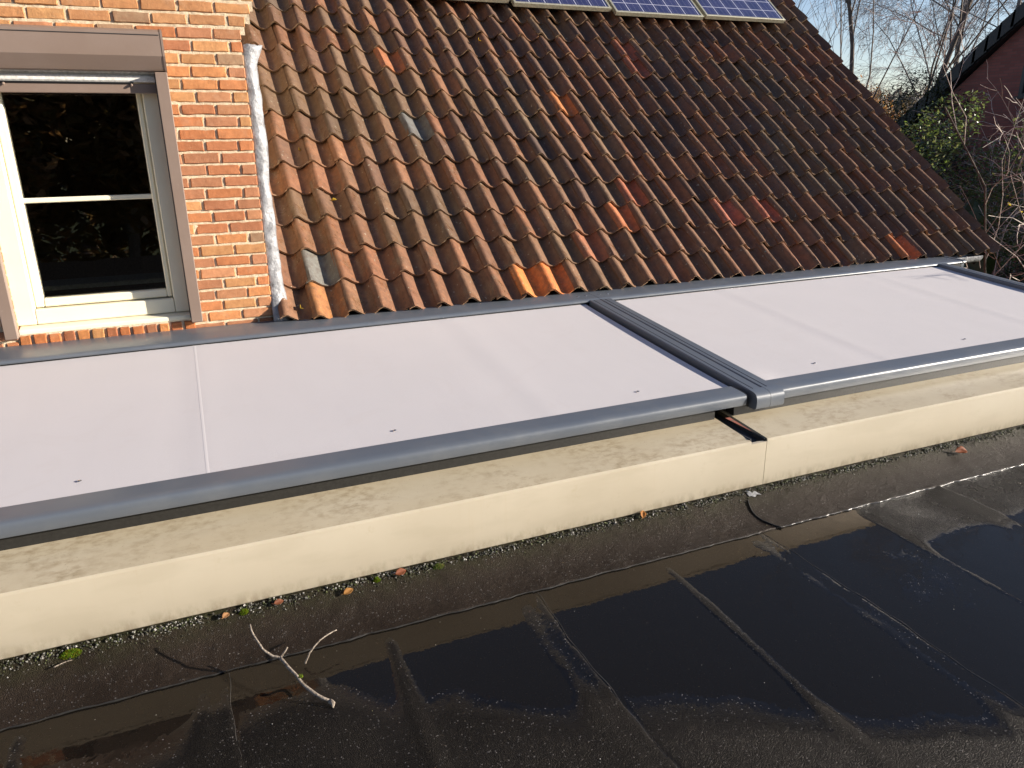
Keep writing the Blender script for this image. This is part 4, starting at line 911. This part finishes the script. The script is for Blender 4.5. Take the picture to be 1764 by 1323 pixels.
bush((25.4, 24.0, -3), (25.4, 24.0, 1.5), (2.4, 2.4, 2.3), 9000, 0.13, [(0.62, 0.27, 0.06), (0.5, 0.2, 0.05), (0.7, 0.38, 0.1)], 'orange brown autumn bush beside the roof edge', 'autumn_bush', 'dry_leaf', seed=55)
for i, (q, n_) in enumerate((((9.75, 6.4, 0.75), 22), ((12.0, 9.1, 1.7), 8))):
    random.seed(60+i); t = thing('leaf_spray', ('last yellow leaves on the pale bare shrub', 'few yellow leaves high in the tangled shrub')[i], 'leaves', q)
    for k in range(n_//2):
        b = MB(); leaf_cloud(b, (q[0]+random.gauss(0, .14), q[1]+random.gauss(0, .14), q[2]+random.gauss(0, .1)), (0.001,)*3, 1, 0.07, [(0.65, 0.50, 0.05)], aspect=0.8)
        if b.v: b.build('leaf', M['dry_leaf'], t)
random.seed(88); t = thing('garden_hedge', 'tall brown beech hedge far behind the viewer', 'hedge', (-3, -19, -3)); b = MB()
for k in range(9): leaf_cloud(b, (-15+2.9*k, -19+random.gauss(0, .3), -0.2), (2.1, 1.2, 3.0), 1800, 0.42, [(0.30, 0.17, 0.08), (0.22, 0.13, 0.06), (0.16, 0.12, 0.05)], aspect=0.7)
b.build('foliage', M['leaf'], t)
# far wood that closes the horizon
random.seed(70); b = MB()
for k in range(150):
    a = random.uniform(-0.2, 2.0); D = random.uniform(70, 110); c = Vector((math.sin(a)*D, math.cos(a)*D, -3)); h = random.uniform(5, 9)
    for j in range(110):
        p = c + Vector((random.gauss(0, 2.2), random.gauss(0, 2.2), h*random.random()**0.8)); a_ = Vector((random.gauss(0, .5), random.gauss(0, .5), 1)).normalized(); s = Vector((random.gauss(0, 1), random.gauss(0, 1), 0)).normalized()
        b.add([p-a_*0.9, p+s*0.22, p+a_*0.9, p-s*0.22], [(0, 1, 2, 3)], random.choice([(0.09, 0.07, 0.055), (0.12, 0.095, 0.08), (0.05, 0.05, 0.03), (0.16, 0.10, 0.05)]))
tag(b.build('far_wood', M['dry_leaf']), 'brown leafless wood closing the horizon', 'wood', kind='stuff')
# garden trees behind the viewer, seen only as reflections in the window glass
GTR = (((-3.5, -11, 7.5), [(0.364, 0.195, 0.091), (0.208, 0.156, 0.065), (0.468, 0.234, 0.104)], 'rust brown garden tree behind the viewer'), ((0.6, -13, 8.5), [(0.234, 0.130, 0.065), (0.182, 0.130, 0.052)], 'dark garden tree behind the viewer, tallest one'),
       ((-7.5, -12, 8.0), [(0.156, 0.156, 0.065), (0.260, 0.156, 0.078)], 'green brown garden tree behind the viewer'), ((4.5, -15, 7.0), [(0.260, 0.156, 0.078), (0.156, 0.143, 0.065)], 'low brown garden tree behind the viewer'),
       ((-1.4, -12, 9.0), [(0.338, 0.182, 0.078), (0.234, 0.156, 0.065)], 'broad brown garden tree behind the viewer, in the middle of the row'), ((-5.4, -14, 9.5), [(0.260, 0.143, 0.078), (0.182, 0.130, 0.052)], 'farthest garden tree behind the viewer'))
for i, ((x, y, h), cols, lb) in enumerate(GTR):
    random.seed(80+i); t = thing('garden_tree', lb, 'tree', (x, y, -3), 'garden trees behind the viewer')
    b = MB(); leaf_cloud(b, (x, y, h*0.35), (2.8, 2.2, h*0.66), 20000, 0.27, cols, aspect=0.6); b.build('crown', M['leaf'], t)
    b = MB(); b.tube([(x, y, -3), (x+.1, y, 0), (x, y+.1, h*0.5)], [0.2, 0.15, 0.05], 8)
    for k in range(5): a = random.random()*6.28; b.tube([(x, y, random.uniform(-1, 2)), (x+1.4*math.cos(a), y+1.2*math.sin(a), random.uniform(2, 4)), (x+2*math.cos(a), y+1.8*math.sin(a), random.uniform(3.5, 6))], [0.08, 0.05, 0.015], 6)
    b.build('trunk', M['birch'], t, smooth=True)
